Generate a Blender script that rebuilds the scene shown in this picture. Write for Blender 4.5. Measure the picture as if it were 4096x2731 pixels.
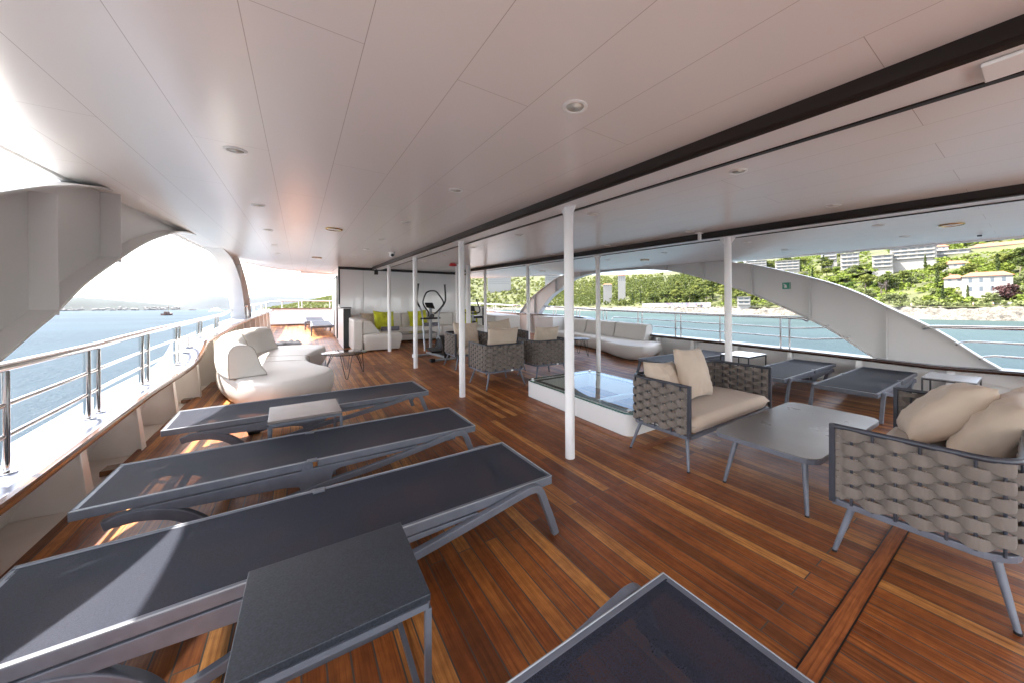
import bpy, bmesh, math, random
from math import sin, cos, pi, radians, sqrt, atan, atan2
from mathutils import Vector, Matrix, Quaternion, noise
random.seed(7)
SC = bpy.context.scene
COL = SC.collection
for o in list(bpy.data.objects): bpy.data.objects.remove(o)

# ------------------------------------------------------------------ camera, light, exposure
cam_d = bpy.data.cameras.new("camera"); cam = bpy.data.objects.new("camera", cam_d); COL.objects.link(cam)
cam_d.sensor_width = 36; cam_d.lens = 36*1398/4096
cam_d.shift_x = -(2174-2048)/4096; cam_d.shift_y = -(1365.5-1228)/4096
cam_d.clip_start = 0.05; cam_d.clip_end = 60000
cam.matrix_world = Matrix.Translation((0,0,1.4)) @ Matrix.Rotation(-radians(35.003),4,'Z') @ Matrix.Rotation(pi/2,4,'X') @ Matrix.Rotation(-radians(0.4),4,'Z')
SC.camera = cam
SUN = Vector((-.55,.47,1)).normalized()
sd = bpy.data.lights.new("sun",'SUN'); sd.energy = 5.0; sd.angle = radians(.6); sd.color = (1,.95,.87)
so = bpy.data.objects.new("sun", sd); COL.objects.link(so); so.rotation_euler = SUN.to_track_quat('Z','Y').to_euler(); so.location = (-20,-10,40)
W = bpy.data.worlds.new("World"); SC.world = W; W.use_nodes = True
wn = W.node_tree.nodes; wl = W.node_tree.links
sky = wn.new('ShaderNodeTexSky'); sky.sky_type = 'NISHITA'; sky.sun_disc = False
sky.sun_elevation = math.asin(SUN.z); sky.sun_rotation = atan2(SUN.x, SUN.y)
sky.dust_density = 2.0; sky.air_density = 1.0
# thin cloud veil over the blue of the sky
tc = wn.new('ShaderNodeTexCoord'); mp = wn.new('ShaderNodeMapping'); mp.inputs['Scale'].default_value = (1,1,3.5)
nz = wn.new('ShaderNodeTexNoise'); nz.inputs['Scale'].default_value = 2.2; nz.inputs['Detail'].default_value = 8
rp = wn.new('ShaderNodeValToRGB'); rp.color_ramp.elements[0].position = .38; rp.color_ramp.elements[1].position = .66
mx = wn.new('ShaderNodeMixRGB'); mx.inputs['Color2'].default_value = (9.5,9.4,9.4,1)
wl.new(tc.outputs['Generated'], mp.inputs['Vector']); wl.new(mp.outputs[0], nz.inputs['Vector']); wl.new(nz.outputs['Fac'], rp.inputs[0])
mul = wn.new('ShaderNodeMath'); mul.operation = 'MULTIPLY'; mul.inputs[1].default_value = .9
wl.new(rp.outputs[0], mul.inputs[0]); wl.new(mul.outputs[0], mx.inputs['Fac']); wl.new(sky.outputs[0], mx.inputs['Color1'])
wl.new(mx.outputs[0], wn['Background'].inputs['Color']); wn['Background'].inputs['Strength'].default_value = .15
SC.view_settings.view_transform = 'Standard'; SC.view_settings.look = 'None'; SC.view_settings.gamma = 1
SC.view_settings.use_curve_mapping = False
SC.view_settings.exposure = 2.32
try:
    SC.cycles.use_denoising = True; SC.cycles.max_bounces = 14; SC.cycles.diffuse_bounces = 8; SC.cycles.transparent_max_bounces = 16
    SC.cycles.sample_clamp_indirect = 8
except Exception: pass

# ------------------------------------------------------------------ helpers
def zf(Y):
    Y = max(Y, 0)
    return .004*Y+.0021*Y*Y if Y < 10 else .25+.046*(Y-10)
def zc(Y): return 2.232+.030*Y
def slope(Y): return (zf(Y+.3)-zf(Y-.3))/.6 if Y > .3 else .004
def srgb(r,g,b):
    f = lambda c: (c/255/12.92 if c/255 <= .04045 else ((c/255+.055)/1.055)**2.4)
    return (f(r),f(g),f(b))

class MB:
    def __init__(s): s.v=[]; s.f=[]
    def add(s, vs, fs):
        n=len(s.v); s.v += [tuple(p) for p in vs]; s.f += [tuple(i+n for i in q) for q in fs]; return s
    def hexa(s, p):   # 8 points: bottom 4 ccw, top 4 ccw
        return s.add(p, [(3,2,1,0),(4,5,6,7),(0,1,5,4),(1,2,6,5),(2,3,7,6),(3,0,4,7)])
    def box(s, x0,x1,y0,y1,z0,z1):
        return s.hexa([(x0,y0,z0),(x1,y0,z0),(x1,y1,z0),(x0,y1,z0),(x0,y0,z1),(x1,y0,z1),(x1,y1,z1),(x0,y1,z1)])
    def bar(s, a, b, w, h, up=(0,0,1)):
        a=Vector(a); b=Vector(b); d=(b-a).normalized(); up=Vector(up)
        r=d.cross(up)
        if r.length<1e-4: r=d.cross(Vector((1,0,0)))
        r.normalize(); u=r.cross(d).normalized(); r*=w/2; u*=h/2
        return s.hexa([a-r-u,a+r-u,b+r-u,b-r-u,a-r+u,a+r+u,b+r+u,b-r+u])
    def tube(s, pts, r, n=8, closed=False, caps=True, r1=None):
        P=[Vector(p) for p in pts]; m=len(P); rings=[]
        prev=None
        for i,p in enumerate(P):
            if closed: t=(P[(i+1)%m]-P[i-1]).normalized()
            else: t=((P[min(i+1,m-1)]-P[i]).normalized()+(P[i]-P[max(i-1,0)]).normalized())
            if t.length<1e-6: t=Vector((0,0,1))
            t.normalize()
            if prev is None:
                a=Vector((0,0,1)) if abs(t.z)<.9 else Vector((1,0,0))
                prev=(a-t*a.dot(t)).normalized()
            else:
                prev=(prev-t*prev.dot(t)).normalized()
            b=t.cross(prev)
            rr = r if r1 is None else r+(r1-r)*i/(m-1)
            rings.append([p+(prev*cos(2*pi*k/n)+b*sin(2*pi*k/n))*rr for k in range(n)])
        vs=[q for R in rings for q in R]; fs=[]
        for i in range(m if closed else m-1):
            j=(i+1)%m
            for k in range(n):
                fs.append((i*n+k, i*n+(k+1)%n, j*n+(k+1)%n, j*n+k))
        if caps and not closed:
            fs.append(tuple(range(n-1,-1,-1))); fs.append(tuple((m-1)*n+k for k in range(n)))
        return s.add(vs,fs)
    def lathe(s, prof, n=24, c=(0,0,0), M=None):
        vs=[];fs=[];m=len(prof)
        for r,z in prof:
            for k in range(n):
                p=Vector((r*cos(2*pi*k/n),r*sin(2*pi*k/n),z))
                if M: p=M@p
                vs.append(p+Vector(c))
        for i in range(m-1):
            for k in range(n): fs.append((i*n+k,i*n+(k+1)%n,(i+1)*n+(k+1)%n,(i+1)*n+k))
        fs.append(tuple(range(n-1,-1,-1))); fs.append(tuple((m-1)*n+k for k in range(n)))
        return s.add(vs,fs)
    def prism(s, poly, f0, f1):   # poly of 2d points; f0,f1 map them to two parallel outlines
        n=len(poly); vs=[f0(*p) for p in poly]+[f1(*p) for p in poly]
        fs=[(i,(i+1)%n,n+(i+1)%n,n+i) for i in range(n)]+[tuple(range(n-1,-1,-1)),tuple(range(n,2*n))]
        return s.add(vs,fs)
    def strip(s, A, B):           # sheet between two polylines
        n=len(A); return s.add(list(A)+list(B), [(i,i+1,n+i+1,n+i) for i in range(n-1)])
    def sweep(s, sects, closed_ends=True):   # list of equal-length closed sections
        n=len(sects[0]); m=len(sects); vs=[p for S in sects for p in S]; fs=[]
        for i in range(m-1):
            for k in range(n): fs.append((i*n+k,i*n+(k+1)%n,(i+1)*n+(k+1)%n,(i+1)*n+k))
        if closed_ends: fs += [tuple(range(n-1,-1,-1)), tuple((m-1)*n+k for k in range(n))]
        return s.add(vs,fs)
    def build(s, name, mat, parent=None, smooth=False, bevel=0, seg=2, loc=None, flip=True, auto=None):
        me=bpy.data.meshes.new(name); me.from_pydata(s.v,[],s.f); me.update()
        if flip:
            bm=bmesh.new(); bm.from_mesh(me); bmesh.ops.recalc_face_normals(bm, faces=bm.faces); bm.to_mesh(me); bm.free()
        me.materials.append(mat)
        if smooth:
            for p in me.polygons: p.use_smooth=True
            if auto:
                try: me.set_sharp_from_angle(angle=radians(auto))
                except Exception: pass
        o=bpy.data.objects.new(name, me); COL.objects.link(o)
        if parent: o.parent=parent
        if loc: o.location=loc
        if bevel:
            b=o.modifiers.new("bevel",'BEVEL'); b.width=bevel; b.segments=seg; b.limit_method='ANGLE'; b.angle_limit=radians(40)
        return o

def tag(o, label=None, cat=None, group=None, kind=None):
    if label: o['label']=label
    if cat: o['category']=cat
    if group: o['group']=group
    if kind: o['kind']=kind
    return o
def thing(name, label, cat, loc=(0,0,0), rz=0, group=None, tilt=None):
    o=bpy.data.objects.new(name,None); COL.objects.link(o); o.empty_display_size=.1
    place(o,loc,rz,tilt); tag(o,label,cat,group); return o
def place(o, loc, rz=0, tilt=None):
    o.location=loc
    t = atan(tilt) if tilt else 0
    o.rotation_euler=(Matrix.Rotation(t,3,'X')@Matrix.Rotation(rz,3,'Z')).to_euler()
def on_deck(o, x, y, rz=0, dz=0): place(o,(x,y,zf(y)+dz),rz,slope(y))
def copy_tree(o, label=None, parent=None):
    kids=[c for c in bpy.data.objects if c.parent==o]
    c=o.copy(); COL.objects.link(c)
    if parent: c.parent=parent
    if label: c['label']=label
    for k in kids: copy_tree(k,None,c)
    return c
def arc(cx,cy,r,a0,a1,n): return [(cx+r*cos(a0+(a1-a0)*i/n), cy+r*sin(a0+(a1-a0)*i/n)) for i in range(n+1)]
def rrect(x0,x1,y0,y1,r,n=6):
    return arc(x1-r,y1-r,r,0,pi/2,n)+arc(x0+r,y1-r,r,pi/2,pi,n)+arc(x0+r,y0+r,r,pi,1.5*pi,n)+arc(x1-r,y0+r,r,1.5*pi,2*pi,n)
def catmull(P, k=6, closed=False):
    n=len(P); out=[]
    for i in range(n if closed else n-1):
        if closed: a,b,c,d=P[i-1],P[i],P[(i+1)%n],P[(i+2)%n]
        else: a,b,c,d=P[max(i-1,0)],P[i],P[i+1],P[min(i+2,n-1)]
        for j in range(k):
            t=j/k
            out.append(tuple(.5*((2*b[q])+(-a[q]+c[q])*t+(2*a[q]-5*b[q]+4*c[q]-d[q])*t*t+(-a[q]+3*b[q]-3*c[q]+d[q])*t**3) for q in range(len(b))))
    if not closed: out.append(tuple(P[-1]))
    return out
def interp(T, x):
    if x<=T[0][0]: return T[0][1]
    for (a,va),(b,vb) in zip(T,T[1:]):
        if x<=b: return va+(vb-va)*(x-a)/(b-a)
    return T[-1][1]

# ------------------------------------------------------------------ materials
def mat(name, col, rough=.5, metal=0, spec=.5, var=None, bump=None, coat=0, alpha=1, sheen=0, roughvar=None):
    m=bpy.data.materials.new(name); m.use_nodes=True; nt=m.node_tree; b=nt.nodes['Principled BSDF']
    b.inputs['Base Color'].default_value=(*col,1); b.inputs['Roughness'].default_value=rough; b.inputs['Metallic'].default_value=metal
    b.inputs['Specular IOR Level'].default_value=spec; b.inputs['Coat Weight'].default_value=coat; b.inputs['Alpha'].default_value=alpha
    b.inputs['Sheen Weight'].default_value=sheen
    t=nt.nodes.new('ShaderNodeTexCoord')
    if var:   # (scale, amount, stretch)
        sc,am,st=var
        mp=nt.nodes.new('ShaderNodeMapping'); mp.inputs['Scale'].default_value=st
        n=nt.nodes.new('ShaderNodeTexNoise'); n.inputs['Scale'].default_value=sc; n.inputs['Detail'].default_value=6
        nt.links.new(t.outputs['Object'],mp.inputs[0]); nt.links.new(mp.outputs[0],n.inputs['Vector'])
        r=nt.nodes.new('ShaderNodeValToRGB'); r.color_ramp.elements[0].position=.3; r.color_ramp.elements[1].position=.7
        r.color_ramp.elements[0].color=(*[c*(1-am) for c in col],1); r.color_ramp.elements[1].color=(*[min(1,c*(1+am)) for c in col],1)
        nt.links.new(n.outputs['Fac'],r.inputs[0]); nt.links.new(r.outputs[0],b.inputs['Base Color'])
    if bump:
        sc,stg=bump[:2]
        n=nt.nodes.new('ShaderNodeTexNoise'); n.inputs['Scale'].default_value=sc; n.inputs['Detail'].default_value=4
        nt.links.new(t.outputs['Object'],n.inputs['Vector'])
        bp=nt.nodes.new('ShaderNodeBump'); bp.inputs['Strength'].default_value=stg; bp.inputs['Distance'].default_value=bump[2] if len(bump)>2 else .01
        nt.links.new(n.outputs['Fac'],bp.inputs['Height']); nt.links.new(bp.outputs[0],b.inputs['Normal'])
    if roughvar:
        n=nt.nodes.new('ShaderNodeTexNoise'); n.inputs['Scale'].default_value=roughvar[0]; n.inputs['Detail'].default_value=5
        nt.links.new(t.outputs['Object'],n.inputs['Vector'])
        r=nt.nodes.new('ShaderNodeMapRange'); r.inputs['To Min'].default_value=rough-roughvar[1]; r.inputs['To Max'].default_value=rough+roughvar[1]
        nt.links.new(n.outputs['Fac'],r.inputs[0]); nt.links.new(r.outputs[0],b.inputs['Roughness'])
    return m
ONE=(1,1,1)
M={}
M['white']=mat('white_paint',(.80,.795,.785),.28,var=(1.1,.03,ONE),bump=(1.6,.12,.01))
M['arch']=mat('arch_paint',(.66,.655,.645),.34,var=(.9,.05,ONE),bump=(1.2,.15,.012))
M['pole']=mat('pole_paint',(.86,.86,.86),.3,bump=(30,.05,.003))
M['wall']=mat('gloss_panel',(.86,.86,.86),.08,bump=(.9,.05,.01),coat=.3)
M['dirty']=mat('bulwark_paint',(.82,.775,.72),.38,var=(2.5,.07,(1,1,.4)),bump=(3,.25,.01))
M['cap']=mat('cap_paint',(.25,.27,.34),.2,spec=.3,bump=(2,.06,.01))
M['trim']=mat('dark_wood_trim',(.014,.008,.006),.42,var=(9,.6,(1,.05,1)),spec=.35)
M['black']=mat('black_trim',(.01,.01,.011),.35)
M['captrim']=mat('varnished_rail_wood',(.12,.045,.014),.25,var=(6,.7,(1,.12,1)),coat=.4)
M['captrim_dark']=mat('dark_rail_wood',(.035,.012,.007),.25,var=(6,.5,(1,.12,1)),coat=.4)
M['steel']=mat('stainless_steel',(.72,.71,.70),.10,1,bump=(5,.02,.002))
M['chrome']=mat('chrome',(.8,.8,.8),.05,1)
M['slate']=mat('slate_frame',(.115,.125,.15),.42,var=(14,.12,ONE),bump=(260,.12,.001),roughvar=(8,.08))
M['edge_bead']=mat('painted_highlight',(.30,.31,.33),.4)  # pale colour that paints the bevel highlights of the lounger frames
M['chairmetal']=mat('chair_frame',(.125,.135,.165),.36,var=(10,.2,ONE),bump=(120,.05,.001))
M['gunmetal']=mat('gunmetal',(.05,.052,.06),.35)
M['railmetal']=mat('dark_rail_metal',(.038,.041,.054),.36,var=(10,.2,ONE))
M['cushion']=mat('beige_fabric',(.55,.45,.355),.9,var=(3,.05,ONE),bump=(7,.55,.012),sheen=.2)
M['strap']=mat('taupe_strap',(.165,.138,.118),.85,var=(4,.12,ONE),bump=(340,.5,.002),sheen=.15)
M['leather']=mat('cream_vinyl',(.62,.59,.55),.42,var=(2,.025,ONE),bump=(3.5,.18,.012),roughvar=(6,.06))
M['seam']=mat('vinyl_seam',(.42,.39,.36),.6)
M['lime']=mat('chartreuse_velvet',(.46,.47,.012),.85,var=(7,.3,ONE),bump=(12,.5,.01),sheen=.4)
M['towel']=mat('grey_towel',(.16,.155,.19),.95,bump=(60,.5,.006))
M['darkcloth']=mat('dark_cloth',(.045,.048,.06),.95,bump=(20,.4,.01))
M['stone']=mat('dark_stone',(.022,.027,.036),.46,var=(190,.5,ONE),bump=(160,.25,.001))
M['taupestone']=mat('taupe_stone',(.20,.175,.165),.22,var=(5,.08,ONE),bump=(60,.05,.001))
M['tabletop']=mat('taupe_tabletop',(.17,.155,.145),.30,var=(2.2,.09,(1,2,1)),bump=(120,.05,.001),roughvar=(3,.08))
M['glossblack']=mat('glossy_black_top',(.02,.021,.024),.06,coat=.5)
M['palegrey']=mat('pale_grey_top',(.36,.36,.37),.25)
M['plastic']=mat('black_plastic',(.012,.012,.013),.35)
M['silver']=mat('silver_tube',(.34,.36,.38),.34,.35)
M['red']=mat('red_plastic',(.55,.008,.008),.35)
M['brass']=mat('brass',(.62,.43,.16),.25,.9)
M['lens']=mat('lamp_lens',(.78,.72,.62),.4)
M['lampwhite']=mat('lamp_rim',(.9,.9,.88),.35)
M['hull']=mat('white_hull',(.8,.8,.8),.4)
M['darkhull']=mat('dark_hull',(.10,.05,.04),.6)
M['sail']=mat('bare_mast',(.2,.13,.09),.6)
M['bwall']=mat('white_render',(.22,.21,.20),.8,var=(.4,.05,ONE))
M['bshade']=mat('balcony_recess',(.34,.34,.36),.7)
M['bglass']=mat('window_glass',(.07,.085,.10),.3)
M['tile']=mat('terracotta_tile',(.22,.085,.045),.8,var=(1.2,.25,ONE))
M['stonewall']=mat('rubble_wall',(.38,.36,.32),.9,var=(1.1,.35,ONE),bump=(1.5,.6,.2))
M['skin']=mat('tanned_skin',(.45,.24,.16),.6); M['cloth_w']=mat('white_shirt',(.75,.75,.78),.8); M['cloth_b']=mat('blue_shorts',(.25,.4,.6),.8)

# sling: woven mesh that lets a little light through
m=M['sling']=mat('sling_mesh',(.020,.023,.036),.6,var=(230,.30,ONE),bump=(420,.5,.0015),spec=.09,sheen=.03)
nt=m.node_tree; b=nt.nodes['Principled BSDF']; tr=nt.nodes.new('ShaderNodeBsdfTransparent'); ms=nt.nodes.new('ShaderNodeMixShader'); ms.inputs[0].default_value=.10
nt.links.new(b.outputs[0],ms.inputs[1]); nt.links.new(tr.outputs[0],ms.inputs[2]); nt.links.new(ms.outputs[0],nt.nodes['Material Output'].inputs[0])
# clear glass
def glass(name,tint,rough=0):
    m=bpy.data.materials.new(name); m.use_nodes=True; nt=m.node_tree; nt.nodes.clear()
    out=nt.nodes.new('ShaderNodeOutputMaterial'); t=nt.nodes.new('ShaderNodeBsdfTransparent'); t.inputs[0].default_value=(*tint,1)
    g=nt.nodes.new('ShaderNodeBsdfGlossy'); g.inputs['Roughness'].default_value=.01
    f=nt.nodes.new('ShaderNodeFresnel'); f.inputs[0].default_value=1.6; x=nt.nodes.new('ShaderNodeMixShader')
    gm=nt.nodes.new('ShaderNodeNewGeometry'); sb=nt.nodes.new('ShaderNodeMath'); sb.operation='SUBTRACT'; sb.use_clamp=True; nt.links.new(f.outputs[0],sb.inputs[0]); nt.links.new(gm.outputs['Backfacing'],sb.inputs[1])
    nt.links.new(sb.outputs[0],x.inputs[0]); nt.links.new(t.outputs[0],x.inputs[1]); nt.links.new(g.outputs[0],x.inputs[2]); nt.links.new(x.outputs[0],out.inputs[0])
    return m
M['glass']=glass('clear_glass',(.94,.975,.955))
M['glassedge']=mat('glass_edge',(.01,.10,.075),.1)

def teak(name, ramp, width=.0405*2, along='Y', rough=.36):
    m=bpy.data.materials.new(name); m.use_nodes=True; nt=m.node_tree; N=nt.nodes; L=nt.links; b=N['Principled BSDF']
    t=N.new('ShaderNodeTexCoord'); mp=N.new('ShaderNodeMapping')
    if along=='Y': mp.inputs['Rotation'].default_value=(0,0,pi/2)
    L.new(t.outputs['Object'],mp.inputs[0])
    br=N.new('ShaderNodeTexBrick'); br.offset=.37; br.offset_frequency=2; br.inputs['Scale'].default_value=1
    br.inputs['Brick Width'].default_value=1.9; br.inputs['Row Height'].default_value=width; br.inputs['Mortar Size'].default_value=.0034; br.inputs['Mortar Smooth'].default_value=.15
    br.inputs['Color1'].default_value=(0,0,0,1); br.inputs['Color2'].default_value=(1,1,1,1); br.inputs['Mortar'].default_value=(.5,.5,.5,1)
    L.new(mp.outputs[0],br.inputs['Vector'])
    cr=N.new('ShaderNodeValToRGB'); E=cr.color_ramp.elements
    E[0].position=0; E[0].color=(*ramp[0],1); E[1].position=1; E[1].color=(*ramp[-1],1)
    for i,c in enumerate(ramp[1:-1]): e=E.new((i+1)/(len(ramp)-1)); e.color=(*c,1)
    L.new(br.outputs['Color'],cr.inputs[0])
    # grain: stretched noise, shifted per plank
    g=N.new('ShaderNodeMapping'); g.inputs['Scale'].default_value=(1.5,42,1) if along=='Y' else (1.5,42,1)
    L.new(mp.outputs[0],g.inputs[0])
    ad=N.new('ShaderNodeVectorMath'); ad.operation='ADD'; L.new(g.outputs[0],ad.inputs[0])
    sc=N.new('ShaderNodeVectorMath'); sc.operation='SCALE'; sc.inputs['Scale'].default_value=17; L.new(br.outputs['Color'],sc.inputs[0]); L.new(sc.outputs[0],ad.inputs[1])
    n1=N.new('ShaderNodeTexNoise'); n1.inputs['Scale'].default_value=1.6; n1.inputs['Detail'].default_value=7; n1.inputs['Roughness'].default_value=.65; n1.inputs['Distortion'].default_value=.6
    L.new(ad.outputs[0],n1.inputs['Vector'])
    n2=N.new('ShaderNodeTexNoise'); n2.inputs['Scale'].default_value=2.3; n2.inputs['Detail'].default_value=5; L.new(t.outputs['Object'],n2.inputs['Vector'])
    n3=N.new('ShaderNodeTexNoise'); n3.inputs['Scale'].default_value=22; n3.inputs['Detail'].default_value=4; L.new(t.outputs['Object'],n3.inputs['Vector'])
    def mixc(a,bcol,fac,mode,amt):
        r=N.new('ShaderNodeMapRange'); r.inputs['From Min'].default_value=.35; r.inputs['From Max'].default_value=.68; r.inputs['To Min'].default_value=0; r.inputs['To Max'].default_value=amt
        L.new(fac,r.inputs[0]); x=N.new('ShaderNodeMixRGB'); x.blend_type=mode; L.new(r.outputs[0],x.inputs[0]); L.new(a,x.inputs[1]); x.inputs[2].default_value=(*bcol,1); return x.outputs[0]
    c=mixc(cr.outputs[0],(.36,.27,.20),n1.outputs['Fac'],'MULTIPLY',.95)
    c=mixc(c,(.34,.22,.15),n2.outputs['Fac'],'MULTIPLY',.5)
    c=mixc(c,(.34,.22,.15),n3.outputs['Fac'],'MULTIPLY',.30)
    x=N.new('ShaderNodeMixRGB'); L.new(br.outputs['Fac'],x.inputs[0]); L.new(c,x.inputs[1]); x.inputs[2].default_value=(.075,.062,.052,1)
    L.new(x.outputs[0],b.inputs['Base Color'])
    rr=N.new('ShaderNodeMapRange'); rr.inputs['To Min'].default_value=rough-.08; rr.inputs['To Max'].default_value=rough+.22; L.new(n2.outputs['Fac'],rr.inputs[0]); L.new(rr.outputs[0],b.inputs['Roughness'])
    b.inputs['Specular IOR Level'].default_value=.42
    sub=N.new('ShaderNodeMath'); sub.operation='MULTIPLY_ADD'; sub.inputs[1].default_value=-1.5; L.new(br.outputs['Fac'],sub.inputs[0]); L.new(n1.outputs['Fac'],sub.inputs[2])
    bp=N.new('ShaderNodeBump'); bp.inputs['Strength'].default_value=.28; bp.inputs['Distance'].default_value=.002; L.new(sub.outputs[0],bp.inputs['Height']); L.new(bp.outputs[0],b.inputs['Normal'])
    return m
M['teak']=teak('teak_planks',[srgb(132,78,38),srgb(186,112,53),srgb(156,90,42),srgb(212,140,70),srgb(230,166,92)])
M['teakboard']=teak('teak_margin',[srgb(186,112,58),srgb(204,130,72)],width=4,along='X')

def ceiling_mat():
    m=mat('ceiling_panels',(.87,.84,.82),.24,bump=(1.3,.10,.01)); nt=m.node_tree; N=nt.nodes; L=nt.links; b=N['Principled BSDF']
    t=N.new('ShaderNodeTexCoord'); mp=N.new('ShaderNodeMapping'); mp.inputs['Rotation'].default_value=(0,0,pi/2); mp.inputs['Location'].default_value=(.35,.15,0)
    L.new(t.outputs['Object'],mp.inputs[0])
    br=N.new('ShaderNodeTexBrick'); br.offset=.43; br.inputs['Scale'].default_value=1; br.inputs['Brick Width'].default_value=2.45; br.inputs['Row Height'].default_value=.35
    br.inputs['Mortar Size'].default_value=.0012; br.inputs['Mortar Smooth'].default_value=0
    br.inputs['Color1'].default_value=(.87,.84,.82,1); br.inputs['Color2'].default_value=(.858,.828,.808,1); br.inputs['Mortar'].default_value=(.50,.45,.42,1)
    L.new(mp.outputs[0],br.inputs['Vector']); L.new(br.outputs['Color'],b.inputs['Base Color'])
    return m
M['ceiling']=ceiling_mat()

def leafmat(name, cols):
    m=bpy.data.materials.new(name); m.use_nodes=True; nt=m.node_tree; N=nt.nodes; L=nt.links; b=N['Principled BSDF']
    t=N.new('ShaderNodeTexCoord'); n=N.new('ShaderNodeTexNoise'); n.inputs['Scale'].default_value=.55; n.inputs['Detail'].default_value=4; L.new(t.outputs['Object'],n.inputs['Vector'])
    oi=N.new('ShaderNodeObjectInfo'); a=N.new('ShaderNodeMath'); a.operation='MULTIPLY_ADD'; a.inputs[1].default_value=.5; L.new(oi.outputs['Random'],a.inputs[0]); L.new(n.outputs['Fac'],a.inputs[2])
    s=N.new('ShaderNodeMath'); s.operation='SUBTRACT'; s.inputs[1].default_value=.25; L.new(a.outputs[0],s.inputs[0])
    r=N.new('ShaderNodeValToRGB'); E=r.color_ramp.elements; E[0].position=.25; E[0].color=(*cols[0],1); E[1].position=.75; E[1].color=(*cols[1],1)
    L.new(s.outputs[0],r.inputs[0]); L.new(r.outputs[0],b.inputs['Base Color']); b.inputs['Roughness'].default_value=.7; b.inputs['Specular IOR Level'].default_value=.2
    tl=N.new('ShaderNodeBsdfTranslucent'); L.new(r.outputs[0],tl.inputs[0]); x=N.new('ShaderNodeMixShader'); x.inputs[0].default_value=.3
    L.new(b.outputs[0],x.inputs[1]); L.new(tl.outputs[0],x.inputs[2]); L.new(x.outputs[0],N['Material Output'].inputs[0])
    return m
M['pine']=leafmat('pine_needles',[(.040,.058,.010),(.125,.140,.026)])
M['broad']=leafmat('broad_leaves',[(.050,.085,.012),(.150,.185,.026)])
M['olive']=leafmat('olive_leaves',[(.070,.088,.032),(.150,.170,.066)])
M['cypress']=leafmat('cypress_needles',[(.022,.038,.010),(.055,.072,.017)])
M['bare']=leafmat('bare_twigs',[(.09,.075,.07),(.15,.13,.12)])
M['plum']=leafmat('plum_leaves',[(.06,.028,.028),(.12,.06,.055)])
M['bark']=mat('bark',(.13,.10,.08),.9)

# ================================================================== SHIP
YS=[-4+.5*i for i in range(52)]
def XL(Y): return -1.25 if Y<5 else -1.25+.025*(Y-5)            # inboard edge of the port bulwark cap
def XR(Y): return 7.95 if Y<9 else 7.95-.03*(Y-9)
def capL(Y): return interp([(-4,.30),(0,.36),(3.1,.44),(5.3,.589),(6.55,.645),(6.9,.69),(7.1,.76),(7.27,.84),(7.4,.915),(7.5,.93),(10.1,1.08),(11.4,1.133),(19,1.36)],Y)
def capR(Y): return interp([(-4,.46),(.15,.485),(.93,.465),(2.32,.518),(4.18,.577),(6.24,.625),(8.3,.69),(8.55,.80),(8.75,.96),(8.95,1.03),(10.05,1.084),(15,1.19),(19,1.40)],Y)

# deck: teak sheet following the sheer
mb=MB(); nx=12
ys=[-4+.25*i for i in range(97)]
vs=[];fs=[]
for y in ys:
    a=-1.27 if y<7 else XL(y)-.05; c=XR(y)-.04
    for i in range(nx+1): vs.append((a+(c-a)*i/nx,y,zf(y)))
for j in range(len(ys)-1):
    for i in range(nx): fs.append((j*(nx+1)+i,j*(nx+1)+i+1,(j+1)*(nx+1)+i+1,(j+1)*(nx+1)+i))
mb.add(vs,fs); deck=mb.build('deck',M['teak'],flip=False); tag(deck,kind='structure')
# athwart margin boards, laid 4 mm proud
for (x0,x1,y0,y1) in ((1.22,7.9,.478,.548),(-1.2,3.3,8.93,8.975),(2.72,2.80,2.2,5.0),(2.72,4.3,2.2,2.28),(2.72,4.3,4.9,4.98)):
    mb=MB(); n=8
    A=[(x0+(x1-x0)*i/n,y0,zf(y0)+.004) for i in range(n+1)]; B=[(x0+(x1-x0)*i/n,y1,zf(y1)+.004) for i in range(n+1)]
    mb.strip(A,B); o=mb.build('deck_margin_board',M['teakboard'],flip=False); tag(o,kind='structure')
    for yy in ((y0,y1) if y1-y0<.2 and y0<1 else ()):
        mb=MB(); mb.strip([(x0,yy-.003,zf(yy)+.006),(x1,yy-.003,zf(yy)+.006)],[(x0,yy+.003,zf(yy)+.006),(x1,yy+.003,zf(yy)+.006)])
        tag(mb.build('deck_caulking',M['black'],flip=False),kind='structure')
# steel waterway under the plank edges
mb=MB(); mb.strip([(-1.75,y,zf(y)-.05) for y in ys],[(-1.0,y,zf(y)-.05) for y in ys]); mb.strip([(7.5,y,zf(y)-.05) for y in ys],[(8.4,y,zf(y)-.05) for y in ys])
tag(mb.build('deck_plating',M['dirty'],flip=False),kind='structure')

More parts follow.
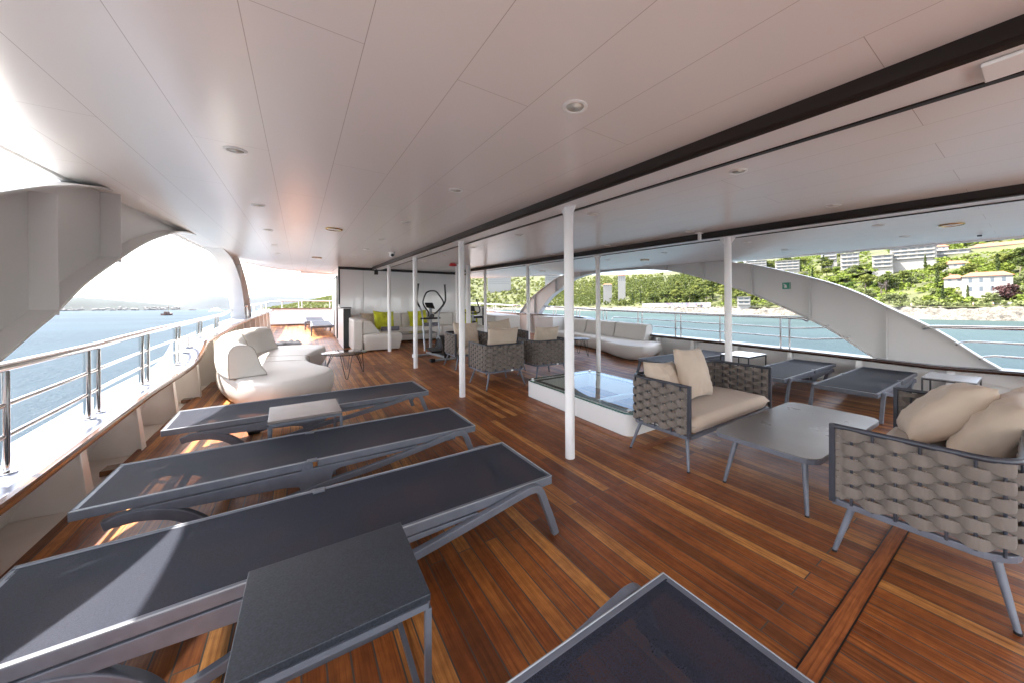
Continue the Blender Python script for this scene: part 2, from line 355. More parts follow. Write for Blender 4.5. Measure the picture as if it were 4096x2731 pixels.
def bulwark(side):
    X = XL if side<0 else XR; cap = capL if side<0 else capR; s=side
    lab = 'white steel bulwark with varnished wood rail along the open-sea side' if s<0 else 'white steel bulwark with dark wood rail along the wooded-shore side'
    PT=M['dirty'] if s<0 else M['white']
    t=thing('bulwark',lab,'bulwark')
    ys=[-4+.2*i for i in range(115)]
    mb=MB(); inn=[(X(y)+s*(.16 if y<7.2 else .10),y,cap(y)-.02) for y in ys]; bot=[(X(y)+s*.33,y,zf(y)-.05) for y in ys]; out=[(X(y)+s*.345,y,cap(y)-.02) for y in ys]; ob=[(X(y)+s*.5,y,-3.6) for y in ys]
    mb.strip(inn,bot); mb.strip(out,ob); mb.build('plating',PT,t,flip=False)
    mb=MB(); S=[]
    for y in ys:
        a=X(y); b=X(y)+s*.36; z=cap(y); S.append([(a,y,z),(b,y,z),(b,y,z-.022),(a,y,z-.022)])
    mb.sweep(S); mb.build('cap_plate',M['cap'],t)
    mb=MB(); S=[]
    for y in ys:
        a=X(y)-s*.002; z=cap(y); S.append([(a,y,z+.006),(a-s*.03,y,z+.004),(a-s*.036,y,z-.012),(a-s*.036,y,z-.045),(a-s*.025,y,z-.055),(a,y,z-.055)])
    mb.sweep(S); mb.build('rail_wood',M['captrim'] if s<0 else M['captrim_dark'],t,smooth=True,auto=50)
    k=-2.35
    while k<18:
        mb=MB(); y=k; top=cap(y)-.023; b0=zf(y)-.049
        # bracket plate across the bulwark with a narrow face plate
        xi_t=X(y)+s*.03; xi_b=X(y)-s*(.02); xo_t=X(y)+s*.30; xo_b=X(y)+s*.36
        mb.hexa([(xi_b,y,b0),(xo_b,y,b0),(xo_b,y+.012,b0),(xi_b,y+.012,b0),(xi_t,y,top),(xo_t,y,top),(xo_t,y+.012,top),(xi_t,y+.012,top)])
        mb.hexa([(xi_b-s*.01,y-.05,b0),(xi_b,y-.05,b0),(xi_b,y+.06,b0),(xi_b-s*.01,y+.06,b0),(xi_t-s*.01,y-.035,top),(xi_t,y-.035,top),(xi_t,y+.045,top),(xi_t-s*.01,y+.045,top)])
        mb.build('bracket',PT,t,bevel=.003)
        k+=1.045
    return t
bulwark(-1); bulwark(1)
# bow bulwark closing the foredeck
YB=18.9
t=thing('bow_bulwark','white bulwark with thin wood rail closing off the sunlit foredeck','bulwark')
mb=MB(); xs=[-1.0+.3*i for i in range(27)]
yb=lambda x: YB+.25*(1-((x-3)/4)**2)*4*.35
mb.strip([(x,yb(x),zf(yb(x))-.05) for x in xs],[(x,yb(x)+.06,1.40) for x in xs]); mb.strip([(x,yb(x)+.3,-3.6) for x in xs],[(x,yb(x)+.2,1.40) for x in xs]); mb.build('plating',M['white'],t,flip=False)
mb=MB(); mb.sweep([[(x,yb(x)-.03,1.42),(x,yb(x)+.25,1.42),(x,yb(x)+.25,1.385),(x,yb(x)-.03,1.385)] for x in xs]); mb.build('rail_wood',M['captrim'],t)
mb=MB(); mb.sweep([[(x,yb(x)-.05,zf(18.9)+.06),(x,yb(x)-.005,zf(18.9)+.06),(x,yb(x)-.005,zf(18.9)+.01),(x,yb(x)-.05,zf(18.9)+.01)] for x in xs]); mb.build('foot_batten',M['captrim'],t)

# small wooden chocks along the port waterway
for i,y in enumerate((2.95,4.55,7.0)):
    mb=MB(); mb.box(-.05,.05,-.075,.075,-.045,.0); o=mb.build('wood_chock',M['captrim'],bevel=.006,loc=(-1.31,y,zf(y)+.005))
    tag(o,('brown wooden chock in the waterway beside the nearest sun lounger','brown wooden chock in the waterway beside the lounger with the taupe table','brown wooden chock in the waterway just behind the curved sofa')[i],'chock','wooden chocks in the waterway')

# ------------------------------------------------------------------ hand rails
def oct(c,r): return c
def rail_posts(t, pts, top, r=.021):
    for (x,y,zb,zt) in pts:
        mb=MB(); mb.tube([(x,y,zb),(x,y,zt-.014)],r,12); mb.lathe([(.05,0),(.05,.006),(.03,.010)],14,(x,y,zb+.001)); mb.build('post',M['steel'],t,smooth=True,auto=40)
def railtop(T,y): return interp(T,y)
TL=[(-3,.98),(3.45,1.077),(4.62,1.103),(5.79,1.155),(9.75,1.287),(10.9,1.39)]
def xr(y): return XL(y)-.15
t=thing('handrail','polished steel handrail of paired posts and three bars on the open-sea side','handrail')
pts=[(xr(y),y,railtop(TL,y)) for y in [-3+.4*i for i in range(34)]+[10.65]]
mb=MB(); mb.tube(pts,.030,14); mb.build('top_rail',M['steel'],t,smooth=True)
PY=[-.05,.12,1.06,1.23,2.17,2.34,3.28,3.45,4.415,4.587,5.542,5.703,6.666,6.806]
rail_posts(t,[(xr(y),y,capL(y),railtop(TL,y)-.012) for y in PY],TL)
for fr,ye in ((.64,7.28),(.34,7.14)):
    P=[(xr(y),y,capL(y)+(railtop(TL,y)-capL(y))*fr) for y in [-3+.5*i for i in range(20)]]
    z0=P[-1][2]; 
    P=[p for p in P if p[1]<ye-.25]; zz=capL(6.3)+(railtop(TL,6.3)-capL(6.3))*fr+.03
    P+=[(xr(ye),ye-.10,zz),(xr(ye),ye-.03,zz-.008),(xr(ye),ye,zz-.035),(xr(ye),ye,capL(ye)+.006)]
    mb=MB(); mb.tube(P,.0145,10); mb.lathe([(.045,0),(.045,.006)],14,(xr(ye),ye,capL(ye)+.002)); mb.build('mid_rail',M['steel'],t,smooth=True,auto=40)
rail_posts(t,[(xr(y),y,capL(y),railtop(TL,y)-.012) for y in (7.78,7.96,8.98,9.2)],TL)
t=thing('handrail','polished steel handrail running round the sunlit foredeck to the bow','handrail')
P=[(xr(12.6),12.6,1.471)]+[(xr(y),y,1.471+(y-12.6)*.031) for y in (14,15.5,17,18.2)]+[(-1.0,19.0,1.70),(-.75,19.45,1.72)]+[(x,yb(x)+.1,1.74) for x in xs[1:]]
P=[p for p in P]
mb=MB(); mb.tube(catmull(P,3),.030,12); mb.build('top_rail',M['steel'],t,smooth=True)
rail_posts(t,[(xr(y),y,capL(y),1.471+(y-12.6)*.031) for y in (12.9,13.1,14.3,14.5,16.3,16.5,18.0)]+[(x,yb(x)+.1,1.42,1.735) for x in (-.6,.0,.12,1.2,1.32,2.4,2.52)],TL)
# starboard
TR=[(-3,1.055),(.15,1.058),(1.02,1.045),(2.69,1.144),(4.84,1.189),(8.3,1.281),(11.38,1.419)]
def xq(y): return XR(y)+.11
t=thing('handrail','polished steel three-bar handrail between the legs of the shore-side arch','handrail')
top=[(xq(y),y,railtop(TR,y)) for y in [3.0+.4*i for i in range(20)]+[11.35]]
P=[(xq(2.35),2.60,railtop(TR,2.6)-.05),(xq(2.4),2.68,railtop(TR,2.68)-.006),(xq(2.5),2.80,railtop(TR,2.8))]+top
mb=MB(); mb.tube(P,.030,12); mb.build('top_rail',M['steel'],t,smooth=True)
PR=[2.91,3.07,4.17,4.32,5.34,5.50,6.58,6.73,7.99,8.14,9.29,9.44,10.61,10.77]
rail_posts(t,[(xq(y),y,capR(y),railtop(TR,y)-.012) for y in PR],TR)
for z1,y0,fr in ((.965,2.345,.66),(.785,2.042,.36)):
    zr=lambda y: capR(y)+(railtop(TR,y)-capR(y))*fr
    P=[(xq(y0),y0-.07,z1+.055),(xq(y0),y0,z1+.012),(xq(y0),y0+.10,z1)]
    y=y0+.5
    while y<7.5: P.append((xq(y),y,zr(y))); y+=.3
    P+=[(xq(7.6),7.68,zr(7.6)),(xq(7.6),7.75,zr(7.6)-.05),(xq(7.6),7.76,capR(7.7)+.01)]
    mb=MB(); mb.tube(P,.0145,10); mb.build('mid_rail',M['steel'],t,smooth=True)
t=thing('handrail','polished steel three-bar handrail beyond the near leg of the shore-side arch','handrail')
P=[(xq(0),1.09,1.02),(xq(0),1.015,1.043)]+[(xq(y),y,railtop(TR,y)) for y in (.9,.5,0,-.6,-1.5,-2.5)]
mb=MB(); mb.tube(P,.030,12); mb.build('top_rail',M['steel'],t,smooth=True)
for z1,y0 in ((.85,.70),(.665,.48)):
    mb=MB(); mb.tube([(xq(0),y0+.05,z1-.06),(xq(0),y0,z1-.02),(xq(0),y0-.09,z1),(xq(0),-.6,z1),(xq(0),-2.5,z1)],.0145,10); mb.build('mid_rail',M['steel'],t,smooth=True)
rail_posts(t,[(xq(0),y,capR(y),railtop(TR,y)-.012) for y in (-1.2,-1.0)],TR)
t=thing('handrail','polished steel handrail forward of the far leg of the shore-side arch','handrail')
TF=[(13.0,1.45),(18,1.62)]
P=[(xq(y),y,interp(TF,y)) for y in (13.1,14,15,16,17,18,18.8)]
mb=MB(); mb.tube(P,.030,12); mb.build('top_rail',M['steel'],t,smooth=True)
rail_posts(t,[(xq(y),y,capR(y),interp(TF,y)-.012) for y in (13.54,13.76,15.3,15.5,17.0,17.2)],TR)

# ------------------------------------------------------------------ arches
def arch(label, plane, s, inner, outer, ribs, w=.12):
    """inner/outer: (Y,z) outlines of the web in a near-vertical plane; s = outboard direction"""
    t=thing('arch_frame',label,'arch')
    I=catmull(inner,5); O=catmull(outer,5)
    n=90
    def resample(P,n):
        L=[0]
        for a,b in zip(P,P[1:]): L.append(L[-1]+sqrt((a[0]-b[0])**2+(a[1]-b[1])**2))
        out=[]
        for i in range(n+1):
            d=L[-1]*i/n; j=0
            while j<len(L)-2 and L[j+1]<d: j+=1
            f=(d-L[j])/max(1e-9,L[j+1]-L[j]); out.append((P[j][0]+(P[j+1][0]-P[j][0])*f,P[j][1]+(P[j+1][1]-P[j][1])*f))
        return out
    I=resample(I,n); O=resample(O,n)
    mb=MB(); fs=[]
    Q=lambda y,z,d: (plane(y)+s*d,y,z)
    vs=[Q(y,z,0) for y,z in I]+[Q(y,z,0) for y,z in O]+[Q(y,z,.02) for y,z in I]+[Q(y,z,.02) for y,z in O]; m=n+1
    for i in range(n): fs+=[(i,i+1,m+i+1,m+i),(2*m+i,3*m+i,3*m+i+1,2*m+i+1)]
    mb.add(vs,fs); mb.build('web',M['arch'],t,flip=False)
    for nm,P,sg in (('lower_flange',I,1),('upper_flange',O,-1)):
        mb=MB(); S=[]
        for i,(y,z) in enumerate(P):
            a=P[max(i-1,0)]; b=P[min(i+1,n)]; ty,tz=b[0]-a[0],b[1]-a[1]; l=sqrt(ty*ty+tz*tz) or 1; ny,nz_=-tz/l*.014,ty/l*.014
            wi=w; wo=w+.03
            S.append([Q(y-ny/2,z-nz_/2,-wi),Q(y-ny/2,z-nz_/2,wo),Q(y+ny/2,z+nz_/2,wo),Q(y+ny/2,z+nz_/2,-wi)])
        mb.sweep(S); mb.build(nm,M['arch'],t)
    for y in ribs:
        zi=[z for (a,z),(b,_) in zip(I,I[1:]) if (a-y)*(b-y)<=0]; zo=[z for (a,z),(b,_) in zip(O,O[1:]) if (a-y)*(b-y)<=0]
        if not zi and not zo: continue
        lo=min(zi) if zi else capR(y); hi=max(zo) if zo else zc(y)-.03
        mb=MB(); mb.hexa([Q(y-.006,lo+.01,-w),Q(y+.006,lo+.01,-w),Q(y+.006,lo+.01,-.001),Q(y-.006,lo+.01,-.001),Q(y-.006,hi-.01,-w),Q(y+.006,hi-.01,-w),Q(y+.006,hi-.01,-.001),Q(y-.006,hi-.01,-.001)])
        mb.build('stiffener',M['arch'],t)
    return t
# port arch
planeL=lambda y: -1.48+.025*(y-4)
arch('white welded steel arch standing on the open-sea side of the deck',planeL,-1,
  [(1.75,.36),(2.15,.46),(2.85,.86),(3.638,1.265),(3.851,1.368),(4.197,1.575),(4.451,1.697),(4.888,1.886),(5.236,2.03),(5.615,2.165),(6.07,2.297),(6.627,2.44),(7.3,2.53),(8.1,2.59),(9.0,2.60),(9.7,2.57),(10.256,2.50),(10.84,2.31),(11.49,1.95),(11.93,1.397),(12.105,1.03),(12.13,.9)],
  [(.55,.30),(1.0,.62),(1.6,1.06),(2.2,1.46),(2.9,1.86),(3.646,2.169),(4.149,2.329),(4.48,2.416),(4.8,2.472),(5.3,2.57),(5.9,2.66),(6.6,2.74),(7.3,2.80),(8.1,2.83),(9.0,2.83),(9.9,2.80),(10.6,2.74),(11.09,2.62),(11.65,2.424),(12.46,2.0),(13.03,1.445),(13.34,1.06),(13.36,.95)],
  (.95,1.93,2.9,3.90,4.86,11.45),w=.125)
# starboard arch
kR=8.1/7.2
sc_=lambda P:[(y*kR,1.4+(z-1.4)*kR) for y,z in P]
planeR=lambda y: 8.1 if y<9 else 8.1-.03*(y-9)
arch('white welded steel arch standing on the wooded-shore side of the deck',planeR,1,
  sc_([(1.35,.53),(1.504,.621),(1.896,.911),(2.203,1.104),(3.101,1.567),(4.024,1.927),(4.919,2.202),(5.8,2.33),(6.6,2.38),(7.4,2.39),(8.1,2.34),(8.599,2.241),(9.09,2.016),(9.676,1.751),(10.126,1.417),(10.459,1.11),(10.5,1.0)]),
  sc_([(-.2,.30),(.313,.594),(.82,1.029),(1.301,1.345),(1.657,1.581),(2.157,1.823),(3.115,2.155),(3.618,2.272),(4.3,2.40),(5.2,2.52),(6.2,2.58),(7.2,2.58),(8.2,2.53),(9.086,2.413),(9.67,2.242),(10.481,1.91),(11.139,1.574),(11.648,1.171),(11.7,1.06)]),
  (1.50,2.57,3.62,4.72,5.75,9.2,10.6,12.0),w=.085)
# escape sign on the starboard arch web
t=thing('escape_sign','green sign with a white pointing hand on the shore-side arch','sign',(8.1-.006,2.975,1.789),0)
mb=MB(); mb.box(-.003,.003,-.073,.073,-.066,.066); mb.build('plate',mat('sign_green',(.012,.26,.17),.4),t)
sw=mat('sign_white',(.8,.82,.8),.5)
hand=[(.035,.048),(.047,.040),(.016,-.006),(.018,.008),(.012,.010),(.004,-.012),(-.004,-.02),(-.004,-.046),(.030,-.046),(.038,-.040),(.010,-.028),(.034,-.014),(.040,-.02),(.020,.0)]
hand=[(.046,.036),(.036,.046),(.006,.014),(.010,.030),(.001,.032),(-.014,-.004),(-.018,-.040),(.020,-.040),(.034,-.030),(.034,-.022),(.012,-.018),(.040,-.006),(.038,.004),(.014,.002)]
mb=MB(); mb.prism(hand,lambda a,b:(-.004,a+.008,b),lambda a,b:(-.0055,a+.008,b)); mb.build('hand_pictogram',sw,t)
mb=MB(); mb.box(-.0045,-.0032,-.062,-.058,-.066,.066); mb.build('border_line',sw,t)

# ------------------------------------------------------------------ overhead: ceiling, beams, roof edge
OFF=(.08,.08,.08)
def roofL(y): return interp([(-4,-1.5),(9.2,-1.5),(11.4,-1.36),(13,-1.13),(14,-.92),(14.9,-.65),(15.4,-.3),(15.74,.05)],y)
def roofR(y): return interp([(-4,8.02),(0,8.08),(3,8.25),(5,8.42),(9,8.45),(11.8,7.95),(13.5,7.4),(14.7,6.9),(15.74,6.2)],y)
ysr=[-4+.5*i for i in range(40)]+[15.74]
ysr=[y for y in ysr if y<=15.74]
def bay(x0,x1,off):
    mb=MB(); mb.strip([(x0(y),y,zc(y)+off) for y in ysr],[(x1(y),y,zc(y)+off) for y in ysr]); o=mb.build('ceiling',M['ceiling'],flip=False); tag(o,kind='structure')
bay(roofL,lambda y:1.905,OFF[0]); bay(lambda y:2.16,lambda y:4.57,OFF[1]); bay(lambda y:4.80,roofR,OFF[2])
mb=MB(); mb.strip([(roofL(y)-.02,y,zc(y)+.2) for y in ysr],[(roofR(y)+.02,y,zc(y)+.2) for y in ysr]); mb.strip([(1.89,y,zc(y)+.13) for y in ysr],[(4.9,y,zc(y)+.13) for y in ysr]); tag(mb.build('roof_plating',M['white'],flip=False),kind='structure')
# rounded roof edge
mb=MB()
for R,sg,off in ((roofL,-1,OFF[0]),(roofR,1,OFF[2])):
    S=[]
    for y in ysr:
        z=zc(y)+off; x=R(y); S.append([(x,y,z+.004),(x+sg*.012,y,z-.016),(x+sg*.05,y,z-.022),(x+sg*.085,y,z+.0),(x+sg*.09,y,z+.07),(x+sg*.06,y,z+.13),(x,y,z+.13)])
    mb.sweep(S)
mb.strip([(roofL(15.74)+ (roofR(15.74)-roofL(15.74))*i/12,15.74+.25*(1-((i-6)/6)**2),zc(15.74)-.01+ .03*0) for i in range(13)],[(roofL(15.74)+(roofR(15.74)-roofL(15.74))*i/12,15.74+.25*(1-((i-6)/6)**2),zc(15.74)+.22) for i in range(13)])
mb.strip([(roofL(15.74)+ (roofR(15.74)-roofL(15.74))*i/12,15.73,zc(15.74)+.07) for i in range(13)],[(roofL(15.74)+(roofR(15.74)-roofL(15.74))*i/12,15.74+.25*(1-((i-6)/6)**2),zc(15.74)-.01) for i in range(13)])
tag(mb.build('roof_edge',M['white'],flip=False,smooth=True,auto=35),kind='structure')
# beams
YE=11.95
yb2=[-4+.5*i for i in range(32)]+[YE]
def beam(x0,x1,x2,x3,label,offL,offR):
    t=thing('ceiling_beam',label,'beam')
    mb=MB(); mb.sweep([[(x0,y,zc(y)+.002),(x1,y,zc(y)+.002),(x1,y,zc(y)+.06),(x0,y,zc(y)+.06)] for y in yb2]); mb.build('soffit',M['white'],t)
    mb=MB(); S=[]
    for y in yb2:
        z=zc(y); S.append([(x0-.022,y,z+offL+.003),(x0-.020,y,z+.02),(x0-.030,y,z-.002),(x0-.001,y,z-.006),(x0-.001,y,z+offL+.003)])
    mb.sweep(S); mb.build('wood_fascia',M['trim'],t)
    mb=MB(); mb.sweep([[(x1+.001,y,zc(y)-.006),(x1+.034,y,zc(y)-.006),(x1+.034,y,zc(y)+offR+.003),(x1+.001,y,zc(y)+offR+.003)] for y in yb2]); mb.build('edge_strip',M['trim'],t)
beam(1.90,2.125,0,0,'white ceiling beam with a dark wood fascia on the sea side of the deck',OFF[0],OFF[1])
beam(4.56,4.765,0,0,'white ceiling beam with a dark wood fascia on the shore side of the deck',OFF[1],OFF[2])

# ================================================================== DECK FITTINGS
# ------------------------------------------------------------------ poles
def pole(x,y,r,label,top,brk=True):
    t=thing('support_pole',label,'pole',(x,y,zf(y)),0,'white support poles')
    h=top-zf(y)
    mb=MB(); mb.tube([(0,0,-.02),(0,0,h)],r,20); mb.build('shaft',M['pole'],t,smooth=True,auto=40)
    if brk:
        for s in (-1,1):
            mb=MB(); mb.prism([(r*.8,h+.0),(r*.8,h-.10),(r+.055,h-.02),(r+.055,h)],lambda a,b:(-.004,s*a,b),lambda a,b:(.004,s*a,b)); mb.build('gusset',M['pole'],t)
        mb=MB(); mb.box(-r-.02,r+.02,-r-.07,r+.07,h-.004,h+.002); mb.build('head_plate',M['pole'],t)
pole(2.03,2.49,.044,'thick white pole nearest the camera, in front of the glazed hatch',zc(2.49)+.001)
pole(2.0,4.99,.044,'white pole standing just left of the woven armchairs',zc(4.99)+.001)
pole(2.0,7.54,.044,'white pole standing just left of the elliptical trainer',zc(7.54)+.001)
pole(1.985,10.03,.044,'white pole in front of the left chaise of the bulkhead sofa',zc(10.03)+.001)
pole(4.68,2.40,.045,'white pole behind the loveseat with two cushions, on the shore side',zc(2.40)+.001)
pole(4.77,4.96,.044,'white pole beside the hatch in front of the curved shore-side sofa',zc(4.96)+.001)
pole(4.73,7.43,.044,'white pole between the armchairs and the white locker',zc(7.43)+.001)
pole(4.66,9.75,.044,'white pole at the right end of the bulkhead sofa',zc(9.75)+.001)
pole(3.88,9.2,.064,'extra thick white pipe rising beside the exercise bike',zc(9.2)+.08,False)
pole(3.62,9.35,.045,'slim white pipe half hidden behind the pole left of the armchairs',zc(9.35)+.08,False)

# ------------------------------------------------------------------ ceiling fittings
rows={'in the row along the open-sea roof edge':[(-.32,2.91),(-.33,4.55),(-.35,6.18),(-.35,7.93),(-.38,9.6)],
 'in the second row from the open-sea edge':[(1.08,1.27),(1.10,2.86),(1.08,4.46),(1.09,6.06),(1.09,7.59),(1.05,9.18)],
 'in the row just past the sea-side beam':[(2.55,1.23),(2.61,2.79),(2.62,4.35),(2.61,5.92),(2.60,7.47),(2.60,9.01)],
 'in the row just before the shore-side beam':[(4.18,1.14),(4.29,2.70),(4.31,4.25),(4.35,5.85)],
 'in the row just past the shore-side beam':[(5.69,1.12),(5.76,2.65),(5.86,4.24),(5.94,5.84)],
 'in the row along the shore-side roof edge':[(6.93,1.10),(7.17,2.66),(7.44,5.92)]}
proto=None; ordn=['nearest','second','third','fourth','fifth','sixth']
for rn,pts in rows.items():
    for i,(x,y) in enumerate(pts):
        off=.08
        lab='white downlight, %s from the camera %s'%(ordn[i],rn)
        if proto is None:
            proto=thing('ceiling_light',lab,'downlight',(0,0,0),0,'round ceiling downlights')
            mb=MB(); mb.lathe([(.060,0),(.060,-.003),(.052,-.006),(.045,-.006),(.042,-.002)],28); mb.build('rim',M['lampwhite'],proto,smooth=True,auto=35)
            mb=MB(); mb.lathe([(.042,-.003),(.03,-.0015),(.012,-.001)],24); mb.build('lens',M['lens'],proto,smooth=True)
            c=proto
        else: c=copy_tree(proto,lab)
        place(c,(x,y,zc(y)+off-.001),0,.030)
proto=None
for x,y,lab in ((.40,5.53,'large brass ringed ceiling speaker on the sea side, before the elliptical trainer'),(.36,9.9,'large brass ringed ceiling speaker farthest forward on the sea side'),(6.58,5.29,'large brass ringed ceiling speaker above the curved shore-side sofa'),(6.28,.61,'large brass ringed ceiling speaker near the shore-side roof edge, nearest the camera'),(6.71,9.63,'large brass ringed ceiling speaker farthest forward on the shore side')):
    off=.08
    if proto is None:
        proto=thing('ceiling_speaker',lab,'speaker',(0,0,0),0,'brass ringed ceiling speakers')
        mb=MB(); mb.lathe([(.105,0),(.106,-.006),(.098,-.012),(.090,-.010),(.086,-.0)],32); mb.build('ring',M['brass'],proto,smooth=True,auto=35)
        mb=MB(); mb.lathe([(.088,-.005),(.05,-.008),(.01,-.009)],28); mb.build('grille',M['lampwhite'],proto,smooth=True)
        c=proto
    else: c=copy_tree(proto,lab)
    place(c,(x,y,zc(y)+off-.001),0,.030)
z=zc(7.76)+.08
t=thing('security_camera','small white dome camera hanging from the ceiling before the bulkhead','camera',(1.58,7.7,z))
mb=MB(); mb.lathe([(.065,0),(.065,-.018),(.055,-.026)],24); mb.build('base',M['lampwhite'],t,smooth=True,auto=40)
mb=MB(); mb.lathe([(.012,-.105),(.035,-.098),(.052,-.075),(.056,-.045),(.05,-.02)],24); mb.build('body',M['lampwhite'],t,smooth=True)
mb=MB(); mb.lathe([(.03,0),(.03,.012),(.02,.02),(.004,.022)],20,(0,-.045,-.066),Matrix.Rotation(pi/2+.25,3,'X')); mb.build('lens',M['plastic'],t,smooth=True,auto=40)
t=thing('fire_alarm','red fire alarm sounder on the ceiling above the exercise machines','alarm',(3.42,9.14,zc(9.14)+.08))
mb=MB(); mb.lathe([(.075,0),(.075,-.02),(.07,-.03)],20); mb.build('base',M['red'],t,smooth=True,auto=40)
mb=MB(); mb.lathe([(.105,-.03),(.105,-.05),(.085,-.075),(.02,-.078)],20); mb.build('sounder',M['red'],t,smooth=True,auto=40)
mb=MB(); mb.lathe([(.008,-.078),(.006,-.095)],8); mb.build('stud',M['plastic'],t)
t=thing('motion_sensor','small white bracket sensor on the ceiling beside the shore-side beam','sensor',(4.50,2.69,zc(2.69)+.08))
mb=MB(); mb.box(-.055,.055,-.035,.035,-.008,0); mb.build('plate',M['lampwhite'],t,bevel=.002)
mb=MB(); mb.box(-.022,.022,-.016,.016,-.095,-.008); mb.build('body',M['lampwhite'],t,bevel=.004)
mb=MB(); mb.box(-.03,.03,-.02,.02,-.018,0); o=mb.build('edge_clip',M['gunmetal'],loc=(7.48,.48,zc(.48)+.07)); tag(o,'small dark metal clip on the shore-side roof edge','clip')
t=thing('hatch_cover','white square cover plate under the sea-side beam, nearest the camera','panel',(2.02,.02,zc(.02)))
mb=MB(); mb.box(-.075,.075,-.10,.10,-.014,0); mb.build('plate',M['lampwhite'],t,bevel=.003)
for i,(x,y,lab) in enumerate(((1.93,11.6,'black speaker under the sea-side beam at the bulkhead'),(4.60,11.4,'black speaker under the shore-side beam at the bulkhead'))):
    mb=MB(); mb.box(-.05,.05,-.05,.05,-.17,-.03); mb.box(-.015,.015,-.015,.015,-.03,0); o=mb.build('wall_speaker',M['plastic'],bevel=.008,loc=(x,y,zc(y))); tag(o,lab,'speaker','black speakers at the bulkhead')

# ------------------------------------------------------------------ bulkhead
YW=12.5
t=thing('bulkhead_wall','glossy white bulkhead with black edging behind the long sofa','wall')
ZT=zc(YW)+.09
for i,(a,b) in enumerate(((1.05,1.70),(1.704,3.6),(3.604,5.25))):
    mb=MB(); mb.box(a,b,YW,YW+.04,zf(YW)-.05,ZT); mb.build('panel',M['wall'],t)
mb=MB(); mb.box(1.00,5.30,YW-.03,YW-.002,ZT-.09,ZT); mb.box(1.00,1.05,YW-.03,YW-.002,zf(YW)+1.15,ZT-.091); mb.build('edging',M['black'],t,bevel=.01)
mb=MB(); mb.box(5.25,5.31,YW-.032,YW-.003,zf(YW)+1.1,ZT-.02); mb.build('edging',M['black'],t,bevel=.02)
t=thing('side_wall','white side wall with a black framed door leading to the foredeck','wall')
mb=MB(); mb.box(1.02,1.10,YW+.05,15.2,zf(YW)-.1,ZT+.1); mb.build('panel',M['white'],t)
d=None
mb=MB(); mb.box(1.0,1.019,13.0,13.9,zf(13)+.1,zf(13)+2.0); d=mb.build('door',M['white'],t,bevel=.004)
mb=MB(); mb.box(.985,1.018,12.92,12.975,zf(13)+.05,zf(13)+2.05); mb.box(.985,1.018,13.92,13.975,zf(13)+.05,zf(13)+2.05); mb.box(.985,1.018,12.975,13.92,zf(13)+2.01,zf(13)+2.05); mb.build('door_frame',M['black'],t)
mb=MB(); mb.tube([(.98,13.78,zf(13)+.95),(.98,13.78,zf(13)+1.15)],.012,8); mb.build('handle',M['steel'],d)
mb=MB(); mb.box(1.105,5.2,YW+.06,15.2,zf(YW)-.1,ZT+.05); o=mb.build('deckhouse',M['white'],None); tag(o,'white deckhouse block behind the glossy bulkhead','deckhouse')
# low lockers at both ends of the bulkhead sofa
for x0,x1,y0,lab in ((1.0,1.19,11.1,'low white locker with a black end panel left of the bulkhead sofa'),(5.30,5.48,11.35,'low white locker with a black end panel right of the bulkhead sofa')):
    t=thing('side_locker',lab,'locker',(0,0,0),0,'low lockers beside the bulkhead sofa')
    mb=MB(); mb.box(x0,x1,y0+.02,YW-.04,zf(y0)-.02,zf(y0)+1.09); mb.build('body',M['white'],t,bevel=.01)
    mb=MB(); mb.box(x0+.012,x1-.0,y0-.012,y0+.019,zf(y0)-.0,zf(y0)+1.08); mb.build('end_panel',M['black'],t,bevel=.004)
    mb=MB(); mb.box(x0-.03,x1+.05,y0+.25,YW-.05,zf(y0)+1.091,zf(y0)+1.125); mb.build('shelf',M['captrim_dark'],t,bevel=.004)

